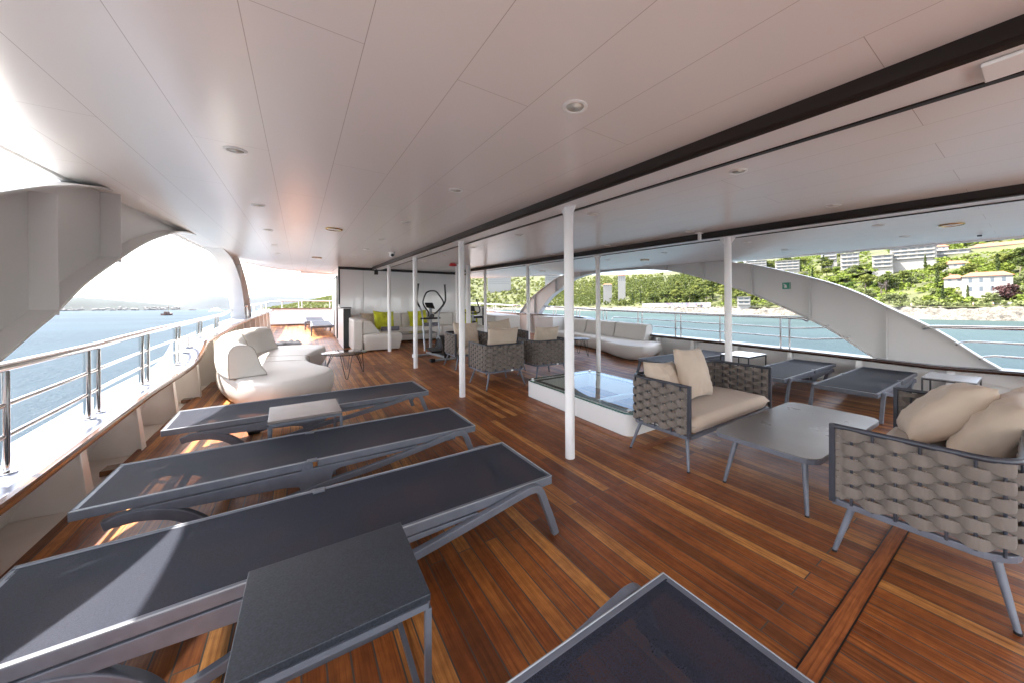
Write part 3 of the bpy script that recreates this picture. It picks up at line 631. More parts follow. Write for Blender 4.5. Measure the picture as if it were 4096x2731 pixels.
# ------------------------------------------------------------------ sun loungers
def lounger(label):
    t=thing('sun_lounger',label,'sun lounger',(0,0,0),0,'slate grey sun loungers')
    Lh,Wd=1.115,.31; hx=-.10
    H=.34
    # sling panels: lower (foot) and upper, slightly sagging
    def sling(x0,x1,nm,z0=0,z1=0):
        mb=MB(); nx_,ny=26,8; vs=[];fs=[]
        for i in range(nx_+1):
            for j in range(ny+1):
                u=i/nx_; v=j/ny; x=x0+(x1-x0)*u; y=(-Wd+.012)+(2*Wd-.024)*v
                sag=-.010*(1-(2*v-1)**2)*min(1,u*8,(1-u)*8)
                if abs(x-hx)<.05 and abs(2*v-1)>.97: pass
                vs.append((x,y,H+.003+z0+(z1-z0)*u+sag))
        for i in range(nx_):
            for j in range(ny): a=i*(ny+1)+j; fs.append((a,a+1,a+ny+2,a+ny+1))
        mb.add(vs,fs); return mb.build(nm,M['sling'],t,smooth=True,flip=False)
    sling(-Lh+.016,Lh-.016,'sling')
    # frames
    for nm,x0,x1 in (('backrest_frame',-Lh,hx),('seat_frame',hx+.055,Lh)):
        mb=MB()
        for s in (-1,1): mb.box(x0,x1,s*Wd-.014,s*Wd+.014,H-.046,H+.004)
        e=-1 if x0<-.5 else 1
        xe=x0 if e<0 else x1
        mb.box(min(xe,xe-e*.03),max(xe,xe-e*.03),-Wd+.0145,Wd-.0145,H-.046,H+.003)
        xo=x1 if e<0 else x0
        mb.box(min(xo,xo+e*.02),max(xo,xo+e*.02),-Wd+.0145,Wd-.0145,H-.046,H-.012)
        mb.build(nm,M['slate'],t,bevel=.005)
    for s in (-1,1):
        y0,y1=s*Wd-.017,s*Wd+.017
        # lower side rail and hinge plate
        P=[(-.90,.238),(-.80,.235),(-.22,.200),(-.15,.185),(-.12,.12),(.03,.155),(.045,.235),(.09,.255),(.62,.272),(.62,.288),(hx+.03,.292),(hx+.02,.338),(hx-.03,.338),(hx-.035,.288),(-.90,.288)]
        mb=MB(); mb.prism(P,lambda a,b:(a,y0,b),lambda a,b:(a,y1,b)); mb.build('side_rail',M['slate'],t,bevel=.004)
        mb=MB(); mb.lathe([(.030,-.004),(.032,.0),(.030,.008),(.022,.009),(.020,.006)],20,(hx-.003,s*(Wd+.014),.318),Matrix.Rotation(-s*pi/2,3,'X')); mb.build('hinge',M['slate'],t,smooth=True,auto=40)
        mb=MB(); mb.box(hx-.006,hx+.052,s*Wd-.034,s*Wd+.013,.338,.352); mb.build('hinge_cap',M['slate'],t,bevel=.004)
        # head-end leg: a chunky bar that curves from the rail down to the floor
        C=catmull([(-1.0,.232),(-.93,.247),(-.84,.243),(-.73,.205),(-.64,.135),(-.585,.06),(-.565,.0)],5)
        mb=MB(); S=[]
        for i,(x,z) in enumerate(C):
            a=C[max(i-1,0)]; b=C[min(i+1,len(C)-1)]; tx,tz=b[0]-a[0],b[1]-a[1]; l=sqrt(tx*tx+tz*tz); w=.031 if i>3 else .027
            nx_,nz_=-tz/l*w,tx/l*w; S.append([(x-nx_,s*(Wd-.0)-.024,z-nz_),(x-nx_,s*(Wd)+.024,z-nz_),(x+nx_,s*(Wd)+.024,z+nz_),(x+nx_,s*(Wd)-.024,z+nz_)])
        mb.sweep(S); mb.build('curved_leg',M['slate'],t,bevel=.006)
        # long brace running from the curved leg's foot up under the seat, ending in the straight leg
        B=catmull([(-.565,.012),(-.42,.055),(-.22,.115),(.05,.172),(.35,.222),(.62,.268),(.86,.312),(.955,.322),(1.005,.296),(1.045,.20),(1.085,.10),(1.12,.0)],4)
        mb=MB(); S=[]
        for i,(x,z) in enumerate(B):
            a=B[max(i-1,0)]; b=B[min(i+1,len(B)-1)]; tx,tz=b[0]-a[0],b[1]-a[1]; l=sqrt(tx*tx+tz*tz); w=.021
            nx_,nz_=-tz/l*w,tx/l*w; k_=max(0,min(1,(x+.05)/.35)); yo=s*(Wd+.002)+s*.036*k_*k_*(3-2*k_)
            S.append([(x-nx_,yo-.019,z-nz_),(x-nx_,yo+.019,z-nz_),(x+nx_,yo+.019,z+nz_),(x+nx_,yo-.019,z+nz_)])
        mb.sweep(S); mb.build('leg',M['slate'],t,bevel=.005)
        mb=MB(); mb.box(-.60,-.50,s*Wd-.026,s*Wd+.026,0,.035); mb.build('foot',M['plastic'],t,bevel=.008)
    for xb,zb_ in ((.93,.27),(-.78,.215),(.05,.215)):
        mb=MB(); mb.bar((xb,-Wd+.02,zb_),(xb,Wd-.02,zb_),.03,.03); mb.build('cross_bar',M['slate'],t)
    mb=MB(); e_=.0035; mb.tube([(-Lh+.002,-Wd-.011,H+.004),(Lh-.002,-Wd-.011,H+.004),(Lh-.002,Wd+.011,H+.004),(-Lh+.002,Wd+.011,H+.004)],e_,6,closed=True); mb.build('edge_highlight',M['edge_bead'],t,smooth=True,flip=False)  # thin pale tube painting a highlight along the frame's top edges
    return t
L0=lounger('slate sun lounger whose head lies behind the dark stone-topped side table')
on_deck(L0,.165,2.075)
for x,y,rz,lab in ((.145,3.175,0,'slate sun lounger in the middle of the sea-side row, no table beside it'),
                (.16,4.56,.03,'slate sun lounger in front of the curved sofa, taupe side table against it'),
                (.06,.545,0,'slate sun lounger at the bottom edge, seen from its foot corner'),
                (6.70,1.44,pi,'slate sun lounger on the shore side, beside the black framed side table'),
                (6.71,2.43,pi+.01,'slate sun lounger on the shore side, beyond the loveseat arm'),
                (6.45,4.15,pi,'slate sun lounger on the shore side, just before the curved sofa'),
                (.70,15.5,-pi/2,'pale sunlit lounger nearer of the two on the foredeck'),
                (.55,17.7,-pi/2,'pale sunlit lounger farther of the two on the foredeck')):
    c=copy_tree(L0,lab); on_deck(c,x,y,rz)

# ------------------------------------------------------------------ side tables
def side_table(label,w,d,h,topmat,framemat,th=.022,ring=True,bar=.02,low=True):
    t=thing('side_table',label,'side table',(0,0,0),0,'small framed side tables')
    mb=MB(); mb.box(-w/2,w/2,-d/2,d/2,h-th,h); mb.build('tabletop',topmat,t,bevel=.003)
    mb=MB(); a=w/2-.008; b=d/2-.008; z=h-th-.003
    for s in (-1,1):
        mb.box(-a,a,s*b-bar/2,s*b+bar/2,z-bar,z); mb.box(s*a-bar/2,s*a+bar/2,-b+bar/2+.0005,b-bar/2-.0005,z-bar,z)
    mb.build('frame',framemat,t)
    if low:
        for s in (-1,1):
            mb=MB(); mb.box(s*a-bar/2+.001,s*a+bar/2-.001,-b+bar/2+.0005,b-bar/2-.0005,.0,bar); mb.build('floor_bar',framemat,t)
        mb=MB(); mb.box(-a+bar/2+.001,a-bar/2-.001,b-bar/2,b+bar/2,.0,bar); mb.build('floor_bar',framemat,t)
    for sx in (-1,1):
        for sy in (-1,1):
            mb=MB(); mb.box(sx*a-bar/2,sx*a+bar/2,sy*b-bar/2,sy*b+bar/2,0,z-bar-.0005); mb.build('leg',framemat,t)
    return t
t=side_table('dark stone-topped side table in the foreground beside the lounger',.515,.46,.45,M['stone'],M['slate'],.024); on_deck(t,.10,1.405,-.02)
t=side_table('taupe-topped side table between two sea-side loungers',.525,.485,.45,M['taupestone'],M['slate'],.022); on_deck(t,.045,3.845,.03)
t=side_table('black framed side table with a pale top by the shore-side bulwark',.60,.46,.45,M['palegrey'],M['gunmetal'],.012,low=False,bar=.018); on_deck(t,6.98,.69,0)
t=side_table('black framed side table with a mirror-dark top beside a shore-side lounger',.70,.52,.45,M['glossblack'],M['gunmetal'],.012,low=False,bar=.018); on_deck(t,6.95,3.29,0)
# low steel table in front of the bulkhead sofa
t=thing('coffee_table','low grey steel framed table in front of the bulkhead sofa','coffee table',(0,0,0))
mb=MB(); mb.box(-.55,.55,-.3,.3,.375,.39); mb.build('tabletop',M['taupestone'],t,bevel=.003)
for s in (-1,1):
    mb=MB(); mb.tube([(s*.54,-.28,.36),(s*.54,-.28,.015),(s*.54,.28,.015),(s*.54,.28,.36)],.014,8); mb.build('leg_frame',M['silver'],t,smooth=True,auto=40)
    mb=MB(); mb.tube([(-.54,s*.28,.362),(.54,s*.28,.362)],.012,8); mb.build('rail',M['silver'],t,smooth=True,auto=40)
on_deck(t,2.85,10.75)

# ------------------------------------------------------------------ woven seating
def pillow(name,label,w,h,th,loc,rot,matl=None,seed=0,group=None,crease=.017):
    rnd=random.Random(seed); n=26; mb=MB(); vs=[];fs=[]
    ox=rnd.random()*50
    for side in (1,-1):
        for i in range(n+1):
            for j in range(n+1):
                u=2*i/n-1; v=2*j/n-1
                ed=max(0,(1-abs(u)**2.6))*max(0,(1-abs(v)**2.6))
                tt=th/2*ed**.42
                k=1-.10*(1-u*u)*abs(v)**5; k2=1-.10*(1-v*v)*abs(u)**5    # edges pulled in between the corners
                x=u*w/2*k2; y=v*h/2*k
                c=crease*(noise.noise(Vector((u*2.2+ox,v*2.2,side)))+.6*noise.noise(Vector((u*5+ox,v*5,side+3))))*min(1,ed*3)
                vs.append((x,side*tt+c,y))
    m=(n+1)**2
    for s in (0,1):
        for i in range(n):
            for j in range(n):
                a=s*m+i*(n+1)+j; q=(a,a+1,a+n+2,a+n+1); fs.append(q if s else q[::-1])
    mb.add(vs,fs)
    bm_=mb.build(name,matl or M['cushion'],None,smooth=True,flip=False)
    me=bm_.data; bm=bmesh.new(); bm.from_mesh(me); bmesh.ops.remove_doubles(bm,verts=bm.verts,dist=.0008); bmesh.ops.recalc_face_normals(bm,faces=bm.faces); bm.to_mesh(me); bm.free()
    for p in me.polygons: p.use_smooth=True
    bm_.location=loc; bm_.rotation_euler=rot
    tag(bm_,label,'cushion',group); return bm_

def woven_seat(name,label,cat,Wd,D,group,rows=10,cush=True):
    """opens towards local +y; back and arms are one woven wrap round vertical rods"""
    t=thing(name,label,cat,(0,0,0),0,group)
    zt,zb=.715,.285; r=.13; a=Wd/2; b=D/2
    plan=[(-a,b)]+[(-a,b-.02-(D-r-.02)*i/8) for i in range(9)]
    plan=[(-a,b),(-a,-b+r)]+[(-a+r+r*cos(q),-b+r+r*sin(q)) for q in [pi+pi/2*i/7 for i in range(1,8)]]+[(a-r+r*cos(q),-b+r+r*sin(q)) for q in [1.5*pi+pi/2*i/7 for i in range(0,8)]]+[(a,b)]
    L=[0]
    for p,q in zip(plan,plan[1:]): L.append(L[-1]+sqrt((p[0]-q[0])**2+(p[1]-q[1])**2))
    TOT=L[-1]
    def at(s):
        s=max(0,min(TOT,s)); j=0
        while j<len(L)-2 and L[j+1]<s: j+=1
        f=(s-L[j])/max(1e-9,L[j+1]-L[j]); p,q=plan[j],plan[j+1]; dx,dy=q[0]-p[0],q[1]-p[1]; l=sqrt(dx*dx+dy*dy) or 1
        return p[0]+dx*f,p[1]+dy*f,dy/l*1,-dx/l*1
    # normals: outward
    def atn(s):
        x,y,nx_,ny_=at(s); 
        if nx_*x+ny_*y<0: nx_,ny_=-nx_,-ny_
        return x,y,nx_,ny_
    np_=int(round(TOT/.086)); p=TOT/np_
    # frame: top rail, front posts, base rail
    mb=MB(); mb.tube([(x,y,zt) for x,y in plan],.0145,10); mb.build('top_rail',M['railmetal'],t,smooth=True,auto=40)
    for s in (-1,1):
        mb=MB(); mb.bar((s*a,b-.002,zb),(s*a,b-.002,zt+.012),.028,.028,(0,1,0)); mb.build('front_post',M['railmetal'],t,bevel=.004)
    mb=MB(); S=[]
    for x,y in plan:
        l=1
        S.append((x,y))
    mb.sweep([[(x*1.0+ (.014 if x>0 else -.014)*0,y,zb+.016),(x*.965,y*.95,zb+.016),(x*.965,y*.95,zb-.016),(x,y,zb-.016)] for x,y in plan]); mb.bar((-a+.012,b-.014,zb),(a-.012,b-.014,zb),.028,.032)
    for q in (-.5,0,.5): mb.bar((-a+.012,b*q,zb-.002),(a-.012,b*q,zb-.002),.02,.02)
    mb.build('base_rail',M['chairmetal'],t,bevel=.003)
    mb=MB()
    for i in range(1,np_):
        x,y,nx_,ny_=atn(i*p); mb.tube([(x+nx_*.002,y+ny_*.002,zb+.01),(x+nx_*.002,y+ny_*.002,zt)],.0072,6,caps=False)
    mb.build('rods',M['railmetal'],t,smooth=True,flip=False)
    # straps woven over and under the rods
    mb=MB(); pitch=(zt-zb-.045)/rows; sub=8
    for rr in range(rows):
        zc_=zb+.030+pitch*(rr+.5); S=[]
        N_=np_*sub
        for i in range(N_+1):
            s=i/N_*TOT; ph=pi*s/p+rr*pi
            if s<p*.45 or s>TOT-p*.45: q=.0; hh=.62
            else: q=cos(ph); hh=.80+.24*abs(q)**.6 if q>0 else .80-.26*abs(q)**.7
            x,y,nx_,ny_=atn(s); o=.0185*max(-1,min(1,1.25*q)); h=pitch*.72*hh; th=.0032
            bulge=.004*max(0,q)
            P=lambda d,z:(x+nx_*d,y+ny_*d,z)
            S.append([P(o-th,zc_-h),P(o+th,zc_-h),P(o+th+bulge,zc_),P(o+th,zc_+h),P(o-th,zc_+h),P(o-th+bulge*.6,zc_)])
        mb.sweep(S)
    mb.build('woven_strap',M['strap'],t,smooth=True,auto=60)
    # legs
    for sx in (-1,1):
        for sy in (-1,1):
            fx,fy=sx*(a-.005),sy*(b-.01); tx,ty=sx*(a-.085),sy*(b-.075)
            mb=MB(); mb.tube([(tx,ty,zb-.012),(fx,fy,.008)],.0185,10,r1=.0115); o=mb.build('leg',M['chairmetal'],t,smooth=True,auto=40)
            mb=MB(); mb.lathe([(.013,0),(.013,.012)],10,(fx,fy,0)); mb.build('glide',M['plastic'],o)
    # seat cushion
    n=22; mb=MB(); vs=[];fs=[]; th=.13
    for side in (1,-1):
        for i in range(n+1):
            for j in range(n+1):
                u=2*i/n-1; v=2*j/n-1; ed=(1-abs(u)**14)*(1-abs(v)**14)
                x=u*(a-.03); y=v*(b-.02)+.03
                z=zb+.085+side*(th/2)*max(0,ed)**.22+(.012*(1-u*u)*(1-v*v)+.004*noise.noise(Vector((x*7,y*4,side*2.+a)))*ed if side>0 else 0)
                vs.append((x,y,z))
    m=(n+1)**2
    for s in (0,1):
        for i in range(n):
            for j in range(n):
                q0=s*m+i*(n+1)+j; q=(q0,q0+1,q0+n+2,q0+n+1); fs.append(q if s else q[::-1])
    mb.add(vs,fs); o=mb.build('seat_cushion',M['cushion'],t,smooth=True,flip=False)
    bm=bmesh.new(); bm.from_mesh(o.data); bmesh.ops.remove_doubles(bm,verts=bm.verts,dist=.0008); bmesh.ops.recalc_face_normals(bm,faces=bm.faces); bm.to_mesh(o.data); bm.free()
    for q in o.data.polygons: q.use_smooth=True
    mb=MB(); mb.box(-.02+.1,.02+.1,-b-.0035,-b-.0005,zb-.011,zb+.013); mb.build('maker_tag',M['lampwhite'],t)
    return t
g1='woven loveseats facing each other across the coffee table'
LS=woven_seat('woven_loveseat','woven loveseat at the right edge with two big cushions piled at its far end','loveseat',1.50,.64,g1)
on_deck(LS,3.235,.375,0)
c=copy_tree(LS,'woven loveseat beyond the coffee table with two upright beige cushions'); on_deck(c,3.40,2.01,pi)
g2='woven armchairs round the low table'
AC=woven_seat('woven_armchair','woven armchair with its back to us, just right of the white pole','armchair',.74,.66,g2)
on_deck(AC,2.80,5.41,.02)
for x,y,rz,lab in ((3.80,5.46,-.02,'woven armchair with its back to us, left of the thick white pole'),(2.97,7.20,pi+.03,'woven armchair facing us beside the elliptical trainer'),(3.95,7.15,pi-.04,'woven armchair facing us below the exercise bike')):
    c=copy_tree(AC,lab); on_deck(c,x,y,rz)
gc='loose beige back cushions'
pillow('back_cushion','beige cushion slumped against the near arm of the far loveseat',.54,.46,.17,(2.95,2.13,.02+.62),(-.40,.10,.10),seed=1,group=gc)
pillow('back_cushion','beige cushion standing upright in the middle of the far loveseat',.56,.52,.18,(3.32,2.06,.02+.70),(-.30,.06,.12),seed=2,group=gc)
pillow('back_cushion','big beige cushion in front of the pile on the right-edge loveseat',.66,.54,.24,(3.50,.15,.65),(.62,-.10,-.10),seed=3,group=gc,crease=.02)
pillow('back_cushion','big beige cushion behind the pile on the right-edge loveseat',.62,.54,.24,(3.62,.40,.66),(.78,.15,.25),seed=4,group=gc,crease=.02)
pillow('back_cushion','beige cushion in the armchair just right of the white pole',.60,.52,.16,(2.86,5.33,.09+.71),(.22,.0,.0),seed=5,group=gc)
pillow('back_cushion','beige cushion in the armchair left of the thick white pole',.56,.50,.16,(3.82,5.40,.09+.70),(.24,.02,.03),seed=6,group=gc)
pillow('back_cushion','beige cushion in the armchair beside the elliptical trainer',.58,.54,.16,(2.95,7.12,.14+.68),(-.32,.03,.0),seed=7,group=gc)
pillow('back_cushion','beige cushion in the armchair below the exercise bike',.58,.54,.16,(3.72,6.98,.14+.72),(-.30,-.10,.05),seed=8,group=gc)
def rounded_table(label,x0,x1,y0,y1,h,r,legs,loc,rz=0):
    t=thing('coffee_table',label,'coffee table',(0,0,0))
    P=rrect(x0,x1,y0,y1,r,7)
    mb=MB(); mb.prism(P,lambda a,b:(a,b,h-.006),lambda a,b:(a,b,h)); mb.build('tabletop',M['tabletop'],t,bevel=.002)
    mb=MB(); mb.prism([(a*1.004,b*1.006) for a,b in P],lambda a,b:(a,b,h-.038),lambda a,b:(a,b,h-.0065)); mb.build('rim',M['chairmetal'],t,bevel=.003)
    for sx in (-1,1):
        for sy in (-1,1):
            tx,ty=(x1-.16)*sx,(y1-.12)*sy; mb=MB(); mb.tube([(tx,ty,h-.039),(tx+sx*.10,ty+sy*.05,.008)],.021,10,r1=.012); o=mb.build('leg',M['chairmetal'],t,smooth=True,auto=40)
            mb=MB(); mb.lathe([(.0135,0),(.0135,.012)],10,(tx+sx*.10,ty+sy*.05,0)); mb.build('glide',M['plastic'],o)
    return t
t=rounded_table('taupe rounded coffee table between the two woven loveseats',-.735,.735,-.345,.345,.405,.10,4,0); on_deck(t,3.42,1.165,-.012)
t=rounded_table('taupe rounded low table in the middle of the four armchairs',-.50,.50,-.26,.26,.40,.08,4,0); on_deck(t,3.38,6.32,0)

# ------------------------------------------------------------------ hairpin tables
def hairpin(label,R,h,topm,n=3):
    t=thing('hairpin_table',label,'glass table',(0,0,0),0,'round hairpin tables')
    mb=MB(); mb.lathe([(R-.004,h-.010),(R,h-.006),(R,h-.002),(R-.003,h)],48); mb.build('tabletop',topm,t,smooth=True,auto=35)
    mb=MB(); mb.tube([(cos(2*pi*k/40)*(R-.05),sin(2*pi*k/40)*(R-.05),h-.018) for k in range(40)],.006,6,closed=True); mb.build('ring',M['plastic'],t,smooth=True)
    for k in range(n):
        q=2*pi*k/n+.5; c_,s_=cos(q),sin(q)
        P=lambda rr,w,z:(c_*rr-s_*w,s_*rr+c_*w,z)
        mb=MB()
        mb.tube([P(R-.09,-.095,h-.02),P(R-.005,-.02,.03),P(R-.002,-.008,.008),P(R-.002,.008,.008),P(R-.005,.02,.03),P(R-.09,.095,h-.02)],.0055,6)
        mb.tube([P(R-.16,-.055,h-.02),P(R-.05,-.018,h*.42),P(R-.05,.018,h*.42),P(R-.16,.055,h-.02)],.0045,6)
        mb.build('leg',M['plastic'],t,smooth=True,auto=40)
    return t
M['tabglass']=glass('smoked_glass',(.60,.66,.68))
t=hairpin('round glass hairpin table beside the curved sofa on the sea side',.375,.44,M['tabglass']); on_deck(t,.705,7.50,0)
t=hairpin('small round hairpin table in front of the curved sofa on the shore side',.27,.44,M['tabletop']); on_deck(t,6.03,7.0,.4)

# ------------------------------------------------------------------ vinyl sofas
def poly_area(P): return .5*sum(P[i-1][0]*P[i][1]-P[i][0]*P[i-1][1] for i in range(len(P)))
def inset(P,d):
    n=len(P); out=[]; s=1 if poly_area(P)>0 else -1
    for i in range(n):
        a,b=P[i-1],P[(i+1)%n]; tx,ty=b[0]-a[0],b[1]-a[1]; l=sqrt(tx*tx+ty*ty) or 1
        out.append((P[i][0]-ty/l*d*s,P[i][1]+tx/l*d*s))
    return out
def seat_block(P,h,mat_,parent,name='seat_base',bulge=.02,z0=.03,lid=.04):
    mb=MB(); S=[]
    for z,d in ((z0,.05+bulge),(z0+.05,.022+bulge*.6),(h*.45,.0),(h*.72,-.002),(h-.055,.003),(h-.025,.014),(h-.008,.034),(h,.07)):
        Q=inset(P,d); S.append([(x,y,z) for x,y in Q])
    mb.sweep(S); o=mb.build(name,mat_,parent,smooth=True,auto=60)
    return o
def back_seg(path,h0,h1,tb,tt,parent,sgn,name='backrest',mat_=None):
    """swept backrest; path is its outer foot line, sgn = side of the seat (+1: to the right of travel)"""
    mb=MB(); S=[]
    n=len(path)
    for i,(x,y) in enumerate(path):
        a=path[max(i-1,0)]; b=path[min(i+1,n-1)]; tx,ty=b[0]-a[0],b[1]-a[1]; l=sqrt(tx*tx+ty*ty); nx_,ny_=ty/l*sgn,-tx/l*sgn
        H=h1-h0
        prof=[(.0,0),(-.012,H*.3),(-.008,H*.75),(.008,H-.05),(.04,H-.012),(.08,H),(tt-.05,H-.004),(tt-.01,H-.03),(tt+.02,H-.075),(tb-.06,H*.28),(tb-.02,.06),(tb,0)]
        e=min(i,n-1-i); k=1
        S.append([(x+nx_*d,y+ny_*d,h0+z) for d,z in prof])
    mb.sweep(S); o=mb.build(name,mat_ or M['leather'],parent,smooth=True,auto=48,bevel=0)
    b=o.modifiers.new('bevel','BEVEL'); b.width=.016; b.segments=3; b.limit_method='ANGLE'; b.angle_limit=radians(60)
    # welt piping round both ends
    for q in (0,len(S)-1):
        pm=MB(); pm.tube([Vector(p)+ (Vector(S[q][0])-Vector(S[1 if q==0 else q-1][0])).normalized()*.0 for p in S[q]],.0045,6,closed=True); pm.build('edge_bead',M['seam'],o,smooth=True)
    return o
def seam_line(pts,parent,r=.005):
    mb=MB(); mb.tube(pts,r,6); return mb.build('seat_seam',M['seam'],parent,smooth=True)
# sea-side curved sofa
t=thing('curved_sofa','cream curved sofa half in sunlight by the open-sea bulwark','sofa',(0,0,0))
OX,OY=-.3,7.4; place(t,(OX,OY,zf(OY)-.004),0,slope(OY))
loc=lambda P:[(x-OX,y-OY) for x,y in P]
rim=[(-.96,6.82),(-.74,6.14),(-.56,5.78),(-.325,5.58),(-.06,5.57),(.22,5.74),(.41,6.05),(.40,6.36),(.27,6.68),(.14,7.14),(.14,7.70),(.28,8.28),(.45,8.74),(.44,9.10),(.14,9.36),(-.28,9.42),(-.68,9.28),(-.93,8.75),(-1.05,8.1),(-1.05,7.4)]
R_=catmull(loc(rim),5,True); seat_block(R_,.405,M['leather'],t)
mb=MB(); mb.prism(inset(R_,.09),lambda a,b:(a,b,0),lambda a,b:(a,b,.04)); mb.build('plinth',M['black'],t)
back_seg(catmull(loc([(-.74,6.02),(-.90,6.5),(-1.01,7.0),(-1.05,7.5),(-1.05,7.96)]),6),.405,.83,.40,.25,t,1)
back_seg(catmull(loc([(-1.045,8.04),(-1.0,8.45),(-.88,8.85),(-.70,9.20)]),6),.405,.83,.40,.25,t,1)
for a,b in (((-.60,7.33),(.14,7.20)),((-.60,7.95),(.16,7.75))):
    a,b=loc([a,b]); seam_line([(a[0],a[1],.404),((a[0]+b[0])/2,(a[1]+b[1])/2,.404),(b[0]-.06,b[1],.4035),(b[0]-.005,b[1],.375),(b[0]-.0,b[1],.20),(b[0]-.02,b[1],.06)],t)
Q=inset(R_,.002); seam_line([(x,y,.30) for x,y in Q+[Q[0]]],t,.0022)
# shore-side curved sofa
t=thing('curved_sofa','white wavy sofa against the bulwark on the wooded-shore side','sofa',(0,0,0))
OX,OY=7.3,7.2; place(t,(OX,OY,zf(OY)-.004),0,slope(OY))
rim=[(7.92,5.86),(7.55,5.66),(7.12,5.50),(6.74,5.50),(6.53,5.70),(6.50,6.02),(6.62,6.42),(6.80,6.85),(6.96,7.4),(7.07,8.0),(7.05,8.5),(6.92,8.95),(6.80,9.3),(7.0,9.55),(7.5,9.6),(7.92,9.5),(7.95,8.6),(7.95,7.4),(7.95,6.5)]
R_=catmull(loc(rim),5,True); seat_block(R_,.375,M['leather'],t,bulge=.045)
mb=MB(); mb.prism(inset(R_,.13),lambda a,b:(a,b,0),lambda a,b:(a,b,.04)); mb.build('plinth',M['black'],t)
back_seg(loc([(8.0,6.22),(8.0,6.6),(8.0,7.0),(8.0,7.33)]),.375,.80,.36,.24,t,-1)
back_seg(loc([(8.0,7.36),(8.0,7.8),(8.0,8.2),(7.99,8.6)]),.375,.80,.36,.24,t,-1)
back_seg(loc([(7.99,8.63),(7.98,9.0),(7.95,9.45)]),.375,.80,.36,.24,t,-1)
for a,b in (((7.60,7.0),(6.87,7.0)),((7.6,8.3),(7.06,8.2))):
    a,b=loc([a,b]); seam_line([(a[0],a[1],.374),((a[0]+b[0])/2,(a[1]+b[1])/2,.374),(b[0]+.06,b[1],.3735),(b[0]+.004,b[1],.345),(b[0]+.0,b[1],.20)],t)
# long sofa along the bulkhead with a chaise on its left and an arm on its right
t=thing('corner_sofa','cream U-shaped sofa with lime cushions along the glossy bulkhead','sofa',(0,0,0))
OX,OY=3.2,11.6; place(t,(OX,OY,zf(OY)),0,slope(OY))
def cushion_block(x0,x1,y0,y1,z0,z1,nm,bev=.045,taper=0):
    mb=MB(); x0-=OX;x1-=OX;y0-=OY;y1-=OY
    mb.hexa([(x0,y0,z0),(x1,y0,z0),(x1,y1,z0),(x0,y1,z0),(x0+taper*0,y0+taper,z1),(x1,y0+taper,z1),(x1,y1,z1),(x0,y1,z1)]); o=mb.build(nm,M['leather'],t,smooth=True,auto=50); b=o.modifiers.new('bevel','BEVEL'); b.width=bev; b.segments=4; b.limit_method='ANGLE'; b.angle_limit=radians(30); return o
# chaise: seat block with flared front, arm with sloping top
mb=MB(); P=rrect(1.36-OX,2.33-OX,10.14-OY,12.3-OY,.10,5)
S=[]
for z,d in ((.04,.05),(.10,.035),(.30,-.01),(.40,-.012),(.44,.005),(.46,.04)): S.append([(x,y,z) for x,y in inset(P,d)])
mb.sweep(S); mb.build('chaise_seat',M['leather'],t,smooth=True,auto=55)
x0,x1=1.14-OX,1.36-OX
mb=MB(); prof=[(10.14-OY,.04),(10.14-OY,.80),(10.20-OY,.84),(12.44-OY,.84),(12.44-OY,.04)]
prof2=[(10.20-OY,.04),(10.25-OY,.46),(10.55-OY,.70),(10.85-OY,.82),(12.44-OY,.82),(12.44-OY,.04)]
mb.prism(prof,lambda a,b:(x0,a,b),lambda a,b:(x1,a,b)); o=mb.build('arm',M['leather'],t,smooth=True,auto=50); b=o.modifiers.new('bevel','BEVEL'); b.width=.035; b.segments=4
mb=MB(); A=[(x1+.002,10.16-OY,.455),(x1+.002,10.16-OY,.80),(x1+.22,10.45-OY,.74),(x1+.40,10.62-OY,.462)]
mb.hexa([(x1,10.16-OY,.45),(x1+.46,10.30-OY,.45),(x1+.46,12.3-OY,.45),(x1,12.3-OY,.45),(x1,10.16-OY,.82),(x1+.20,10.22-OY,.80),(x1+.20,12.3-OY,.80),(x1,12.3-OY,.82)]); o=mb.build('arm_bolster',M['leather'],t,smooth=True,auto=50); b=o.modifiers.new('bevel','BEVEL'); b.width=.05; b.segments=4
# seats and backs along the bulkhead
xs_=[2.35,3.05,3.95,4.85,5.55]
for a,b in zip(xs_,xs_[1:]): cushion_block(a+.002,b-.002,11.55,12.3,.05,.46,'seat_block')
for a,b in ((1.85,2.75),(2.755,3.6),(3.605,4.5),(4.505,5.3)): cushion_block(a,b,12.02,12.42,.44,.87,'backrest',.05,.10)
cushion_block(5.35,6.35,10.5,12.3,.05,.84,'arm_block',.06)
cushion_block(4.75,5.34,10.55,11.54,.05,.46,'chaise_block',.05)
gl='lime green scatter cushions on the bulkhead sofa'
pillow('scatter_cushion','bright yellow-green cushion on the left chaise with a fringe edge',.62,.58,.18,(2.06,11.15,zf(11.2)+.72),(-.22,.05,.25),M['lime'],11,gl)
pillow('scatter_cushion','lime cushion in the middle of the bulkhead sofa behind the trainer',.62,.56,.17,(3.25,11.93,zf(11.9)+.70),(-.24,-.08,.0),M['lime'],12,gl)
pillow('scatter_cushion','lime cushion at the right end of the bulkhead sofa behind the bike',.60,.56,.17,(5.15,11.85,zf(11.9)+.70),(-.24,.10,-.1),M['lime'],13,gl)
pillow('back_cushion','beige cushion tucked behind the yellow-green one on the left chaise',.52,.50,.15,(1.72,11.45,zf(11.4)+.70),(-.25,.0,.5),None,14,'loose beige back cushions')
